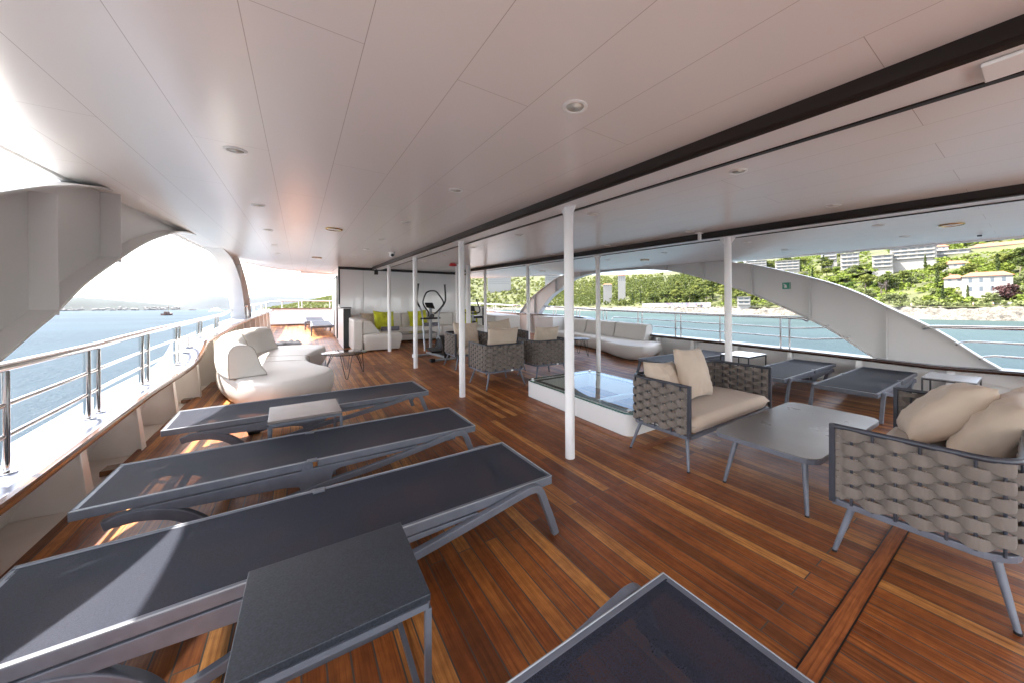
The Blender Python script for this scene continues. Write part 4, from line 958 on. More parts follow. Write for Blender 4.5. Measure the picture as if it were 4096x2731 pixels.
for x,y,z,lab in ((2.16,10.80,.515,'rolled grey towel on the left chaise below the yellow-green cushion'),(3.62,11.68,.515,'rolled grey towel on the bulkhead sofa beside the middle lime cushion')):
    mb=MB(); mb.tube([(-.24,0,0),(-.235,0,0),(.235,.01,0),(.24,.01,0)],.062,18); mb.tube([(-.241,0,0),(.241,.01,0)],.03,14)
    o=mb.build('rolled_towel',M['towel'],smooth=True,auto=50,loc=(x,y,zf(y)+z)); tag(o,lab,'towel','rolled grey towels')
# ------------------------------------------------------------------ white locker, towel on deck
t=thing('deck_locker','white box locker under the rail behind the armchairs, shore side','locker',(7.56,10.3,zf(10.3)),0)
mb=MB(); mb.box(-.34,.34,-.55,.58,-.03,.74); mb.build('body',M['white'],t,bevel=.012)
mb=MB(); mb.box(-.36,.36,-.57,.60,.745,.79); mb.build('lid',M['white'],t,bevel=.012)
mb=MB(); vs=[];fs=[]; n=18
for i in range(n+1):
    for j in range(n+1):
        u,v=i/n-.5,j/n-.5; e=min(1,8*(.5-abs(u)))*min(1,8*(.5-abs(v)))
        vs.append((u*.62+.05*noise.noise(Vector((v*3,1,0))),v*.50+.05*noise.noise(Vector((u*3,5,0))),.008+e*(.05+.085*abs(noise.noise(Vector((u*5+3,v*4,2)))))))
for i in range(n):
    for j in range(n): a=i*(n+1)+j; fs.append((a,a+1,a+n+2,a+n+1))
mb.add(vs,fs); o=mb.build('crumpled_cloth',M['darkcloth'],smooth=True,flip=False,loc=(-.25,12.6,zf(12.6))); tag(o,'crumpled dark grey cloth lying on the deck behind the sea-side curved sofa','cloth')
# ------------------------------------------------------------------ glazed hatch
t=thing('skylight_hatch','white raised hatch topped with a sheet of clear glass','hatch',(0,0,0))
OX,OY=3.50,3.52; place(t,(OX,OY,zf(OY)),0,slope(OY))
P=rrect(-.66,.66,-1.02,1.02,.10,6); Pi=rrect(-.56,.56,-.92,.92,.05,6)
mb=MB(); n=len(P)
for z0,z1,A,B in ((-.03,.225,P,P),(.225,.225,P,Pi),(.225,-.02,Pi,Pi)):
    vs=[(x,y,z0) for x,y in A]+[(x,y,z1) for x,y in B]; mb.add(vs,[(i,(i+1)%n,n+(i+1)%n,n+i) for i in range(n)])
mb.build('coaming',M['white'],t,smooth=True,auto=40)
mb=MB(); mb.prism(inset(Pi,-.01),lambda a,b:(a,b,-.015),lambda a,b:(a,b,-.0)); mb.build('well_floor',mat('well_floor',(.78,.80,.79),.5),t)
mb=MB(); mb.prism(rrect(-.655,.655,-1.015,1.015,.10,6),lambda a,b:(a,b,.232),lambda a,b:(a,b,.246)); mb.build('glass_pane',M['glass'],t)
Pg=rrect(-.656,.656,-1.016,1.016,.10,6); mb=MB(); n=len(Pg); mb.add([(x,y,.2325) for x,y in Pg]+[(x,y,.2455) for x,y in Pg],[(i,(i+1)%n,n+(i+1)%n,n+i) for i in range(n)]); mb.build('glass_edge',M['glassedge'],t)
mb=MB()
for s in (-1,1): mb.box(s*.53-.03,s*.53+.03,-.94,.94,.2262,.2315); mb.box(-.499,.499,s*.91-.03,s*.91+.03,.2262,.2315)
mb.build('gasket',M['black'],t)
for sx in (-1,1):
    for sy in (-1,1):
        mb=MB(); mb.lathe([(.024,.2465),(.026,.255),(.024,.264),(.016,.268)],18,(sx*.585,sy*.95,0)); mb.build('clamp',M['chrome'],t,smooth=True,auto=40)
mb=MB(); mb.box(-.55,.55,-.22,-.17,.10,.16); mb.build('glazing_bar',M['white'],t)

# ------------------------------------------------------------------ elliptical trainer
t=thing('elliptical_trainer','silver and black elliptical trainer in front of the bulkhead sofa','exercise machine',(2.66,8.35,zf(8.35)),0); t.rotation_euler=(slope(8.35),0,.05)
q=lambda x,y,z:(x-2.66,y-8.35,z)
mb=MB(); mb.tube([(-.17,-.36,.04),(.43,-.30,.04)],.03,12); mb.build('rear_stabiliser',M['silver'],t,smooth=True,auto=40)
for x,y in ((-.19,-.362),(.45,-.298)): mb=MB(); mb.tube([(x-.05,y-.005,.045),(x+.05,y+.005,.045)],.045,12); mb.build('end_cap',M['plastic'],t,smooth=True,auto=40)
mb=MB(); mb.tube([(-.30,.50,.04),(.24,.55,.04)],.03,12); mb.build('front_stabiliser',M['silver'],t,smooth=True,auto=40)
for x,y in ((-.31,.50),(.25,.55)): mb=MB(); mb.tube([(x-.05,y,.045),(x+.05,y,.045)],.045,12); mb.build('end_cap',M['plastic'],t,smooth=True,auto=40)
mb=MB(); mb.bar((.13,-.33,.085),(.0,.52,.085),.06,.05); mb.build('base_beam',M['silver'],t,bevel=.01)
Mr=Matrix.Rotation(pi/2,3,'Y')
mb=MB(); C=[(-.36,.08),(-.30,.06),(.12,.06),(.22,.14),(.24,.30),(.15,.46),(.0,.545),(-.12,.50),(-.24,.36),(-.33,.20)]
C=catmull(C,4,True); mb.prism(C,lambda a,b:(.10,a+.02,b),lambda a,b:(.24,a+.02,b)); o=mb.build('flywheel_housing',M['plastic'],t,bevel=.02)
mb=MB(); mb.lathe([(.13,0),(.135,.004),(.12,.010),(.10,.008)],28,(.099,-.02,.30),Matrix.Rotation(-pi/2,3,'Y')); mb.build('crank_disc',M['gunmetal'],o,smooth=True,auto=40)
mb=MB(); mb.prism([(-.10,.50),(.02,.555),(.14,.475),(.12,.44),(.02,.50),(-.08,.46)],lambda a,b:(.094,a+.02,b),lambda a,b:(.246,a+.02,b)); mb.build('silver_trim',M['silver'],o)
mb=MB(); mb.tube([(.05,.40,.09),(.0,.30,.55),(-.045,.18,1.06),(-.06,.15,1.22)],.042,12,r1=.036); mb.build('mast',M['silver'],t,smooth=True,auto=40)
mb=MB(); mb.lathe([(.05,-.05),(.05,.05)],16,(-.05,.09,1.02),Matrix.Rotation(pi/2,3,'X')); mb.build('knob',M['plastic'],t,smooth=True,auto=40)
mb=MB(); mb.hexa([(-.16,.10,1.21),(.04,.10,1.18),(.04,.16,1.18),(-.16,.16,1.21),(-.19,.16,1.33),(.0,.16,1.33),(.0,.21,1.33),(-.19,.21,1.33)]); o=mb.build('console',M['plastic'],t,bevel=.012)
mb=MB(); mb.tube(catmull([(-.13,.10,1.00),(-.13,.08,1.10),(-.24,.04,1.24),(-.28,.03,1.36),(-.22,.03,1.54),(-.15,.03,1.60),(-.06,.03,1.615),(.03,.03,1.60),(.12,.03,1.50),(.21,.03,1.36),(.20,.04,1.27),(.09,.07,1.13),(.02,.10,1.06)],4),.017,10); mb.build('fixed_handlebar',M['plastic'],t,smooth=True)
mb=MB(); mb.tube([(-.30,.13,.955),(.19,.17,.955)],.024,10); mb.build('pivot_axle',M['plastic'],t,smooth=True,auto=40)
for s,xb,xt,nm in ((-1,-.25,-.345,0),(1,.13,.23,1)):
    mb=MB(); mb.tube(catmull([(xb-.02*s*0-.04*(s<0),-.16 if s<0 else .12,.24),(xb,.05,.60),(xb,.13,.95),(xb+.03*s,.12,1.13)],4)+[(xb+.10*s,.10,1.26)],.02,10); o=mb.build('arm_lever',M['silver'],t,smooth=True,auto=40)
    mb=MB(); mb.tube(catmull([(xb+.085*s,.10,1.235),(xb+.15*s,.09,1.36),(xb+.155*s,.08,1.5),(xb+.13*s,.07,1.77)],4),.021,10); mb.lathe([(.03,0),(.03,.012)],12,(xb+.13*s,.07,1.765)); mb.build('grip',M['plastic'],o,smooth=True,auto=40)
    px_,py_=( -.22,-.28) if s<0 else (.30,.08); pz=.22 if s<0 else .40
    mb=MB(); mb.hexa([(px_-.02,py_-.20,pz),(px_+.20,py_-.20,pz),(px_+.17,py_+.16,pz+.03),(px_-.02,py_+.16,pz+.03),(px_-.04,py_-.22,pz+.05),(px_+.22,py_-.22,pz+.05),(px_+.19,py_+.18,pz+.085),(px_-.04,py_+.18,pz+.085)]); mb.build('pedal',M['plastic'],t,bevel=.015)
    mb=MB(); mb.tube([(px_+.1,py_+.1,pz-.0),(.06 if s<0 else .27,.0,.30)],.02,8); mb.build('pedal_arm',M['silver'],t,smooth=True,auto=40)
mb=MB(); mb.lathe([(.045,-.02),(.045,.02)],16,(-.36,.46,.045),Matrix.Rotation(pi/2,3,'Y')); mb.build('transport_wheel',M['lampwhite'],t,smooth=True,auto=40)
# ------------------------------------------------------------------ exercise bike
t=thing('exercise_bike','black exercise bike behind the armchair cushions','exercise machine',(4.42,10.2,zf(10.2)),0); t.rotation_euler=(slope(10),0,0)
mb=MB(); mb.tube([(-.30,-.45,.04),(.22,-.45,.04)],.03,10); mb.build('front_stabiliser',M['silver'],t,smooth=True,auto=40)
mb=MB(); mb.tube([(.10,.50,.04),(.60,.45,.04)],.03,10); mb.build('rear_stabiliser',M['silver'],t,smooth=True,auto=40)
C=catmull([(-.34,.10),(-.28,.07),(.28,.07),(.36,.16),(.30,.36),(.10,.50),(-.10,.58),(-.26,.44),(-.34,.24)],4,True)
mb=MB(); mb.prism(C,lambda a,b:(-.06+.3*a*.3,a,b),lambda a,b:(.07+.3*a*.3,a,b)); mb.build('flywheel_housing',M['plastic'],t,bevel=.02)
mb=MB(); mb.tube([(-.05,-.18,.45),(-.09,-.22,.80),(-.10,-.24,1.02)],.032,10); mb.build('mast',M['silver'],t,smooth=True,auto=40)
mb=MB(); mb.lathe([(.05,-.05),(.05,.05)],14,(-.07,-.26,.70),Matrix.Rotation(pi/2,3,'X')); mb.build('knob',M['plastic'],t,smooth=True,auto=40)
mb=MB(); mb.hexa([(-.20,-.26,1.03),(-.02,-.26,1.03),(-.02,-.20,1.03),(-.20,-.20,1.03),(-.22,-.22,1.20),(-.03,-.22,1.20),(-.03,-.16,1.20),(-.22,-.16,1.20)]); o=mb.build('console',M['plastic'],t,bevel=.02)
mb=MB(); mb.tube(catmull([(-.38,-.16,1.36),(-.40,-.15,1.22),(-.42,-.18,1.08),(-.36,-.24,.99),(-.10,-.25,.97),(.08,-.24,.98),(.15,-.20,1.02),(.16,-.16,1.12),(.11,-.12,1.26),(.08,-.10,1.40)],4),.02,10); mb.build('handlebar',M['plastic'],t,smooth=True,auto=40)
mb=MB(); mb.tube([(.13,.16,.45),(.18,.22,.78)],.028,10); mb.build('seat_post',M['silver'],t,smooth=True,auto=40)
mb=MB(); mb.hexa([(.02,.00,.79),(.36,.02,.79),(.38,.30,.79),(.06,.30,.79),(.05,.02,.86),(.40,.02,.87),(.42,.32,.88),(.04,.32,.87)]); mb.build('saddle',M['plastic'],t,bevel=.035,seg=3)
for s in (-1,1):
    mb=MB(); mb.bar((s*.10+.02,.0,.30),(s*.10+.02,.10*s,.16),.02,.03); mb.box(s*.10-.04,s*.10+.08,.06*s-.05,.06*s+.05,.13,.15); mb.build('pedal',M['plastic'],t)

# ================================================================== OUTSIDE
SEA=-5.8
def seamat():
    m=bpy.data.materials.new('sea_water'); m.use_nodes=True; nt=m.node_tree; N=nt.nodes; L=nt.links; N.remove(N['Principled BSDF']); out=N['Material Output']
    t=N.new('ShaderNodeTexCoord'); g=N.new('ShaderNodeNewGeometry'); sx=N.new('ShaderNodeSeparateXYZ'); L.new(g.outputs['Position'],sx.inputs[0])
    # shallow turquoise towards the wooded shore, deep blue out at sea
    r=N.new('ShaderNodeMapRange'); r.inputs['From Min'].default_value=-10; r.inputs['From Max'].default_value=230; L.new(sx.outputs['X'],r.inputs[0])
    c=N.new('ShaderNodeValToRGB'); c.color_ramp.elements[0].color=(.036,.054,.070,1); c.color_ramp.elements[1].color=(.044,.066,.064,1); L.new(r.outputs[0],c.inputs[0])
    n=N.new('ShaderNodeTexNoise'); n.inputs['Scale'].default_value=.012; n.inputs['Detail'].default_value=6; L.new(t.outputs['Object'],n.inputs['Vector'])
    nr=N.new('ShaderNodeMapRange'); nr.inputs['From Min'].default_value=.3; nr.inputs['From Max'].default_value=.7; nr.inputs['To Min'].default_value=.78; nr.inputs['To Max'].default_value=1.15; L.new(n.outputs['Fac'],nr.inputs[0])
    hv=N.new('ShaderNodeVectorMath'); hv.operation='SCALE'; L.new(c.outputs[0],hv.inputs[0]); L.new(nr.outputs[0],hv.inputs['Scale'])
    mp=N.new('ShaderNodeMapping'); mp.inputs['Scale'].default_value=(1,.45,1); mp.inputs['Rotation'].default_value=(0,0,.6); L.new(t.outputs['Object'],mp.inputs[0])
    n1=N.new('ShaderNodeTexNoise'); n1.inputs['Scale'].default_value=.42; n1.inputs['Detail'].default_value=10; n1.inputs['Roughness'].default_value=.66; L.new(mp.outputs[0],n1.inputs['Vector'])
    bp=N.new('ShaderNodeBump'); bp.inputs['Strength'].default_value=1; bp.inputs['Distance'].default_value=.75; L.new(n1.outputs['Fac'],bp.inputs['Height'])
    d=N.new('ShaderNodeBsdfDiffuse'); L.new(hv.outputs[0],d.inputs['Color']); L.new(bp.outputs[0],d.inputs['Normal'])
    gl=N.new('ShaderNodeBsdfGlossy'); gl.inputs['Roughness'].default_value=.18; L.new(bp.outputs[0],gl.inputs['Normal'])
    f=N.new('ShaderNodeFresnel'); f.inputs['IOR'].default_value=1.33; L.new(bp.outputs[0],f.inputs['Normal'])
    fr=N.new('ShaderNodeMapRange'); fr.inputs['From Min'].default_value=.02; fr.inputs['From Max'].default_value=1; fr.inputs['To Min'].default_value=.015; fr.inputs['To Max'].default_value=.13; L.new(f.outputs[0],fr.inputs[0])
    x=N.new('ShaderNodeMixShader'); L.new(fr.outputs[0],x.inputs[0]); L.new(d.outputs[0],x.inputs[1]); L.new(gl.outputs[0],x.inputs[2]); L.new(x.outputs[0],out.inputs[0])
    return m
mb=MB(); mb.add([(-20000,-15000,0),(20000,-15000,0),(20000,25000,0),(-20000,25000,0)],[(0,1,2,3)]); o=mb.build('sea',seamat(),flip=False,loc=(0,0,SEA)); tag(o,kind='structure')
# own ship below the bulwarks
mb=MB(); mb.box(-1.72,8.43,-8,18.5,SEA-1,-.6); o=mb.build('ship_hull',M['hull']); tag(o,kind='structure')

SHORE=[(232,-160),(236,-60),(240,4),(243,19),(245,36),(268,80),(275,96),(272,129),(300,165),(326,196),(324,225),(327,252),(351,300),(377,406),(430,560),(470,700),(420,850),(260,1000),(120,1110),(70,1200),(20,1420),(-40,1700),(-95,2050),(-190,2550)]
S_=catmull(SHORE,14)
PROF=[(-3,-7.2),(0,-5.8),(2,-3.4),(4.5,-1.4),(8,-.2),(13,.5),(20,2.2),(27,5),(60,14.5),(125,33),(200,52),(300,72),(420,92)]
def nrm(i):
    a=S_[max(i-1,0)]; b=S_[min(i+1,len(S_)-1)]; tx,ty=b[0]-a[0],b[1]-a[1]; l=sqrt(tx*tx+ty*ty); return (ty/l,-tx/l)
def hgt(i,d):
    z=interp(PROF,d); k=1
    y=S_[i][1]
    if y>600: k=interp([(600,1),(1000,1.5),(1400,1.35),(2000,1.0),(2500,.5)],y)
    if d>14: z=z*k+(1-k)*1.0
    return z
def land(i,d): 
    nx_,ny_=nrm(i); return (S_[i][0]+nx_*d,S_[i][1]+ny_*d)
ground=mat('hill_ground',(.060,.066,.020),.95,var=(.06,.5,ONE))
D=[8,13,20,27,38,50,65,85,110,140,180,230,300,420]
mb=MB(); vs=[];fs=[]
for i in range(len(S_)):
    for d in D:
        x,y=land(i,d); vs.append((x,y,hgt(i,d)+(0 if d<14 else 1.2*noise.noise(Vector((x*.02,y*.02,0))))))
m=len(D)
for i in range(len(S_)-1):
    for j in range(m-1): fs.append((i*m+j,i*m+j+1,(i+1)*m+j+1,(i+1)*m+j))
mb.add(vs,fs); o=mb.build('hillside',ground,smooth=True,flip=False); tag(o,kind='structure')
# pale limestone ledges along the waterline
rock=mat('limestone',(.125,.113,.096),.9,var=(.25,.3,ONE),bump=(.5,.9,.8)); nt=rock.node_tree; N=nt.nodes; L=nt.links
tc_=N.new('ShaderNodeTexCoord'); mp_=N.new('ShaderNodeMapping'); mp_.inputs['Scale'].default_value=(.22,.22,.55); L.new(tc_.outputs['Object'],mp_.inputs[0])
wz=N.new('ShaderNodeTexNoise'); wz.inputs['Scale'].default_value=1.2; L.new(mp_.outputs[0],wz.inputs['Vector']); wa=N.new('ShaderNodeMixRGB'); wa.inputs[0].default_value=.25; L.new(mp_.outputs[0],wa.inputs[1]); L.new(wz.outputs['Color'],wa.inputs[2])
vr=N.new('ShaderNodeTexVoronoi'); vr.feature='DISTANCE_TO_EDGE'; L.new(wa.outputs[0],vr.inputs['Vector'])
rc=N.new('ShaderNodeValToRGB'); rc.color_ramp.elements[0].position=.0; rc.color_ramp.elements[0].color=(.22,.19,.16,1); rc.color_ramp.elements[1].position=.07; rc.color_ramp.elements[1].color=(1,1,1,1); L.new(vr.outputs['Distance'],rc.inputs[0])  # crack lines darkened in the colour, as dirt and crevice shadow
b_=N['Principled BSDF']; src=b_.inputs['Base Color'].links[0].from_socket; mm=N.new('ShaderNodeMixRGB'); mm.blend_type='MULTIPLY'; mm.inputs[0].default_value=1; L.new(src,mm.inputs[1]); L.new(rc.outputs[0],mm.inputs[2]); L.new(mm.outputs[0],b_.inputs['Base Color'])
mb=MB(); vs=[];fs=[]
fine=[]
k_=0
for i in range(len(S_)-1):
    a,b=S_[i],S_[i+1]; l=sqrt((a[0]-b[0])**2+(a[1]-b[1])**2); dist=sqrt(a[0]**2+a[1]**2); n=max(1,int(l/(1.0 if dist<420 else 6)))
    if a[1]<-40: n=max(1,int(l/3))
    for j in range(n): fine.append((i,j/n))
DD=[-2.5,-1.2,-.4,.3,.9,1.5,2.2,3,3.8,4.7,5.7,6.8,8,9.5,11.5,14]
for (i,f) in fine:
    n0=nrm(i); n1=nrm(min(i+1,len(S_)-1)); nx_,ny_=n0[0]+(n1[0]-n0[0])*f,n0[1]+(n1[1]-n0[1])*f
    bx=S_[i][0]+(S_[i+1][0]-S_[i][0])*f; by=S_[i][1]+(S_[i+1][1]-S_[i][1])*f
    ins=2.2*noise.noise(Vector((bx*.09,by*.09,3)))
    for d in DD:
        w=max(0,min(1,(d+2)/3))*max(0,min(1,(13-d)/4))
        x=bx+nx_*(d+ins*w); y=by+ny_*(d+ins*w); z=interp(PROF,d)
        v=noise.voronoi(Vector((x*.22,y*.22,z*.35)))[0]; e=v[1]-v[0]
        st=.9*min(1,e*2.2)-.55
        x-=nx_*1.1*st*w; y-=ny_*1.1*st*w; z+=w*(1.5*st+1.1*noise.noise(Vector((x*.12,y*.12,1)))); vs.append((x,y,z))
m=len(DD)
for i in range(len(fine)-1):
    for j in range(m-1): fs.append((i*m+j,i*m+j+1,(i+1)*m+j+1,(i+1)*m+j))
mb.add(vs,fs); o=mb.build('rocky_shore',rock,flip=False); tag(o,kind='structure')

# ------------------------------------------------------------------ vegetation
def leaf_quads(mb,c,rad,n,size,rnd,flat=1):
    for _ in range(n):
        v=Vector((rnd.gauss(0,1),rnd.gauss(0,1),rnd.gauss(0,1))); v.normalize(); rr=rnd.random()**.45
        p=Vector((c[0]+v.x*rad[0]*rr,c[1]+v.y*rad[1]*rr,c[2]+v.z*rad[2]*rr))
        nrm_=(v*Vector((1,1,1.0))+Vector((rnd.gauss(0,.5),rnd.gauss(0,.5),rnd.gauss(.35,.5)))).normalized()
        a=nrm_.orthogonal().normalized(); b=nrm_.cross(a); q=rnd.random()*6.28; a,b=a*cos(q)+b*sin(q),b*cos(q)-a*sin(q)
        s=size*(.6+.8*rnd.random())
        mb.add([p-a*s-b*s*.55,p+a*s*.3-b*s*.8,p+a*s+b*s*.2,p-a*s*.2+b*s*.8],[(0,1,2,3)])
def make_tree(kind,label,seed,group):
    rnd=random.Random(seed); t=thing(kind,label,'tree',(0,0,0),0,group)
    tr=MB(); cr=MB()
    if 'pine' in kind:
        lean=rnd.uniform(-.8,.8); tr.tube([(0,0,-1.5),(lean*.3,0,2),(lean,.3,5.2)],.26,6,r1=.13)
        for k in range(15):
            q=rnd.random()*6.28; R=rnd.uniform(.3,3.3); z=5.0+rnd.uniform(-1.6,2.2)*(1-R/5); c=(lean+R*cos(q),R*sin(q),z)
            if k<7: tr.tube([(lean*.8,.2,4.0),(c[0],c[1],c[2]-.2)],.10,5,r1=.04)
            leaf_quads(cr,c,(1.5,1.5,.75),62,.33,rnd)
        m_=M['pine']
    elif 'cypress' in kind:
        tr.tube([(0,0,-1),(0,0,3)],.2,6,r1=.1)
        for k in range(22):
            f=k/21; z=.8+9.0*f; R=1.0*(1-f)**.6*(.55+.45*min(1,f*5))+.1
            leaf_quads(cr,(rnd.uniform(-.15,.15),rnd.uniform(-.15,.15),z),(R,R,.6),34,.25,rnd)
        m_=M['cypress']
    elif 'bare' in kind:
        tr.tube([(0,0,-1),(0,0,2)],.2,6,r1=.12)
        for k in range(9):
            q=rnd.random()*6.28; e=(2.4*cos(q)*rnd.random(),2.4*sin(q)*rnd.random(),rnd.uniform(3,5.2)); tr.tube([(0,0,1.5),e],.07,4,r1=.02); leaf_quads(cr,e,(.9,.9,.9),26,.16,rnd)
        m_=M['bare']
    else:
        tr.tube([(0,0,-1.2),(0,0,2.2)],.22,6,r1=.12)
        for k in range(14):
            q=rnd.random()*6.28; R=2.3*sqrt(rnd.random()); z=rnd.uniform(1.2,5.0)*(1-.25*R/2.3)
            if k<5: tr.tube([(0,0,1.6),(R*cos(q),R*sin(q),z)],.08,5,r1=.03)
            leaf_quads(cr,(R*cos(q),R*sin(q),z),(1.25,1.25,1.0),60,.31,rnd)
        m_=M['plum'] if 'plum' in kind else (M['olive'] if 'olive' in kind else M['broad'])
    tr.build('trunk',M['bark'],t,smooth=True,flip=False); cr.build('crown',m_,t,flip=False)
    return t
gT='trees on the slope above the shore'
protos={'pine':[make_tree('pine_tree','spreading yellow-green pine among the trees above the shore',s,gT) for s in (1,2,3)],
 'broad':[make_tree('broadleaf_tree','bright green bushy tree among the trees above the shore',s,gT) for s in (4,5)],
 'olive':[make_tree('olive_tree','greyish green bushy tree among the trees above the shore',s,gT) for s in (6,7)],
 'cyp':[make_tree('cypress_tree','dark narrow cypress among the trees above the shore',8,gT)],
 'bare':[make_tree('bare_tree','leafless greyish tree in the middle of the green slope',9,gT)],
 'plum':[make_tree('plum_tree','reddish purple tree beside the white house with the terracotta roof',10,gT)]}
used=set()
def put_tree(kind,x,y,z,sc,rnd,label=None):
    P=protos[kind]; i=rnd.randrange(len(P)); o=P[i]
    if (kind,i) in used: o=copy_tree(o)
    used.add((kind,i))
    o.location=(x,y,z-.3); o.rotation_euler=(0,0,rnd.random()*6.28); s=sc*rnd.uniform(.85,1.2); o.scale=(s,s,s*rnd.uniform(.9,1.1))
    if label: o['label']=label
rnd=random.Random(21)
BLD=[('A',371.4,54.9,35.1,43.4,23.8),('B',392.1,45.3,34.0,44.1,11.4),('C',383.5,36.7,31.4,39.8,15.9),('D',362.8,69.5,29.7,38.5,11.4),('E',387.6,94.8,31.3,45.1,12.2),('F',378.0,138.2,34.7,43.0,19.1),('G',399.5,13.2,35.7,41.7,32.8),
('H',266.1,15.1,6.2,14.5,14.9),('I',331.0,30.7,23.6,26.1,10.6),('J',276.7,26.0,12.5,14.5,7.1),('K',412.7,376.3,40.5,49.3,11.3),('L',405.4,399.7,32.6,35.9,13.6),('M',508.0,962.7,71.1,93.5,71.1),('N',523.8,707.5,68.0,79.9,37.8),('O',279.5,131.4,1.9,7.6,8.8),('Q',450.7,197.2,45.6,54.6,21.0),('R',410.2,115.6,43.9,53.3,11.8)]
def blocked(x,y,z):
    # keep the view of each building's upper half free
    r=sqrt(x*x+y*y); a=atan2(x,y)
    for n,bx,by,zb,zt,w in BLD:
        br=sqrt(bx*bx+by*by); ba=atan2(bx,by)
        if abs(a-ba)*br<w*.5+1.5 and r<br+4 and (z-1.4)/r>((zb*.40+zt*.60)-1.4)/br and r>br*.55: return True
        if abs(a-ba)*br<w*.5+2 and 0<=r-br+1<14: return True
    return False
cnt=0; tries=0
while cnt<268 and tries<6000:
    tries+=1
    i=rnd.randrange(16,180); y0=S_[i][1]
    w=1 if y0<330 else .45
    if y0<-45 or y0>700 or rnd.random()>w: continue
    d=rnd.choice([rnd.uniform(19,60),rnd.uniform(19,60),rnd.uniform(50,120),rnd.uniform(90,210)])
    if y0<110 and d<26: continue
    x,y=land(i,d); x+=rnd.uniform(-8,8); y+=rnd.uniform(-8,8); z=hgt(i,d)
    if y>110: kind=rnd.choices(['pine','broad','olive','cyp'],[.66,.08,.10,.16])[0]
    elif d<75: kind=rnd.choices(['pine','broad','olive','cyp'],[.10,.40,.46,.04])[0]
    else: kind=rnd.choices(['pine','broad','olive','cyp'],[.45,.30,.17,.08])[0]
    sc={'pine':1.25,'broad':1.05,'olive':1.0,'cyp':1.15}[kind]*(1.0 if y<150 else 1.35)
    if blocked(x,y,z+6*sc): continue
    put_tree(kind,x,y,z,sc,rnd); cnt+=1
put_tree('plum',262,8.5,3.6,1.35,rnd); put_tree('bare',268,52,8,1.2,rnd)
for x,y,kd,sc in ((262,20.5,'cyp',.75),(258,28,'cyp',.95),(256,13,'olive',.8),(257,33,'broad',.7),(253,46,'olive',.9),(254,42,'olive',.8)): put_tree(kd,x,y,3.2,sc,rnd)
# undergrowth between the trees and the woods farther back: one mass nobody could count
def mass(name,label,rng,n,size,dr,hr,m_,seed):
    rnd=random.Random(seed); mb=MB()
    for _ in range(n):
        i=rnd.randrange(*rng); d=rnd.uniform(*dr); x,y=land(i,d); x+=rnd.uniform(-6,6); y+=rnd.uniform(-6,6); z=hgt(i,d)
        if blocked(x,y,z+2.5): continue
        for _k in range(5):
            leaf_quads(mb,(x+rnd.uniform(-2,2),y+rnd.uniform(-2,2),z+rnd.uniform(*hr)),(size*2.2,size*2.2,size*1.3),5,size,rnd)
    o=mb.build(name,m_,flip=False); tag(o,label,'vegetation',None,'stuff')
mass('undergrowth','low green scrub covering the slope between the trees',(10,140),3200,.7,(17,230),(.2,1.8),M['broad'],31)
mass('undergrowth','greyish scrub on the bank just above the rocks',(10,150),600,.5,(13,26),(.0,.8),M['olive'],32)
mass('woodland','distant dark green wood covering the low headland',(205,len(S_)-2),3600,1.7,(9,330),(.5,7),M['pine'],33)

mass('woodland','mass of pines covering the slope far along the shore',(135,215),3000,1.15,(15,240),(.5,7),M['pine'],34)
# ------------------------------------------------------------------ buildings on the slope
def building(n,x,y,zb,zt,w,label,floors,roof=None,deep=10):
    t=thing('apartment_block' if roof is None else 'house',label,'building',(x,y,zb-30),0,'buildings on the slope'); a=atan2(x,y); t.rotation_euler=(0,0,-a+ (hash(n)%7-3)*0.0)
    H=zt-zb+30; mb=MB(); mb.box(-w/2,w/2,0,deep,0,H); mb.build('wall',M['bwall'],t)
    fh=(zt-zb)/floors
    for f in range(floors):
        z=30+f*fh
        if roof is None:
            mb=MB(); mb.box(-w*.46,w*.46,-1.2,-.01,z+fh*.0,z+fh*.36); mb.build('balcony',M['bwall'],t)
            nb=max(2,int(w/4))
            for k in range(nb):
                xc=-w*.44+(k+.5)*w*.88/nb; mb=MB(); mb.box(xc-w*.30/nb,xc+w*.30/nb,-.04,-.005,z+fh*.37,z+fh*.82); mb.build('window',M['bglass'],t)
        else:
            nb=max(2,int(w/3.4))
            for k in range(nb):
                xc=-w*.44+(k+.5)*w*.88/nb; mb=MB(); mb.box(xc-.55,xc+.55,-.05,-.005,z+fh*.30,z+fh*.82); mb.build('window',M['bglass'],t)
    if roof:
        mb=MB(); o=.6; e=2.2 if w<20 else 2.8
        mb.add([(-w/2-o,-o,H),(w/2+o,-o,H),(w/2+o,deep+o,H),(-w/2-o,deep+o,H),(-w/2+2.5,deep/2,H+e),(w/2-2.5,deep/2,H+e)],[(0,1,5,4),(1,2,5),(2,3,4,5),(3,0,4),(3,2,1,0)]); r=mb.build('roof',M['tile'],t)
        mb=MB(); mb.box(-w*.2-.4,-w*.2+.4,deep*.6,deep*.6+.8,H+.3,H+e+.7); mb.build('chimney',M['tile'],r)
    else:
        mb=MB(); mb.box(-w/2-.3,w/2+.3,-1.3,deep+.3,H+.01,H+.35); mb.build('roof',M['bwall'],t)
    return t
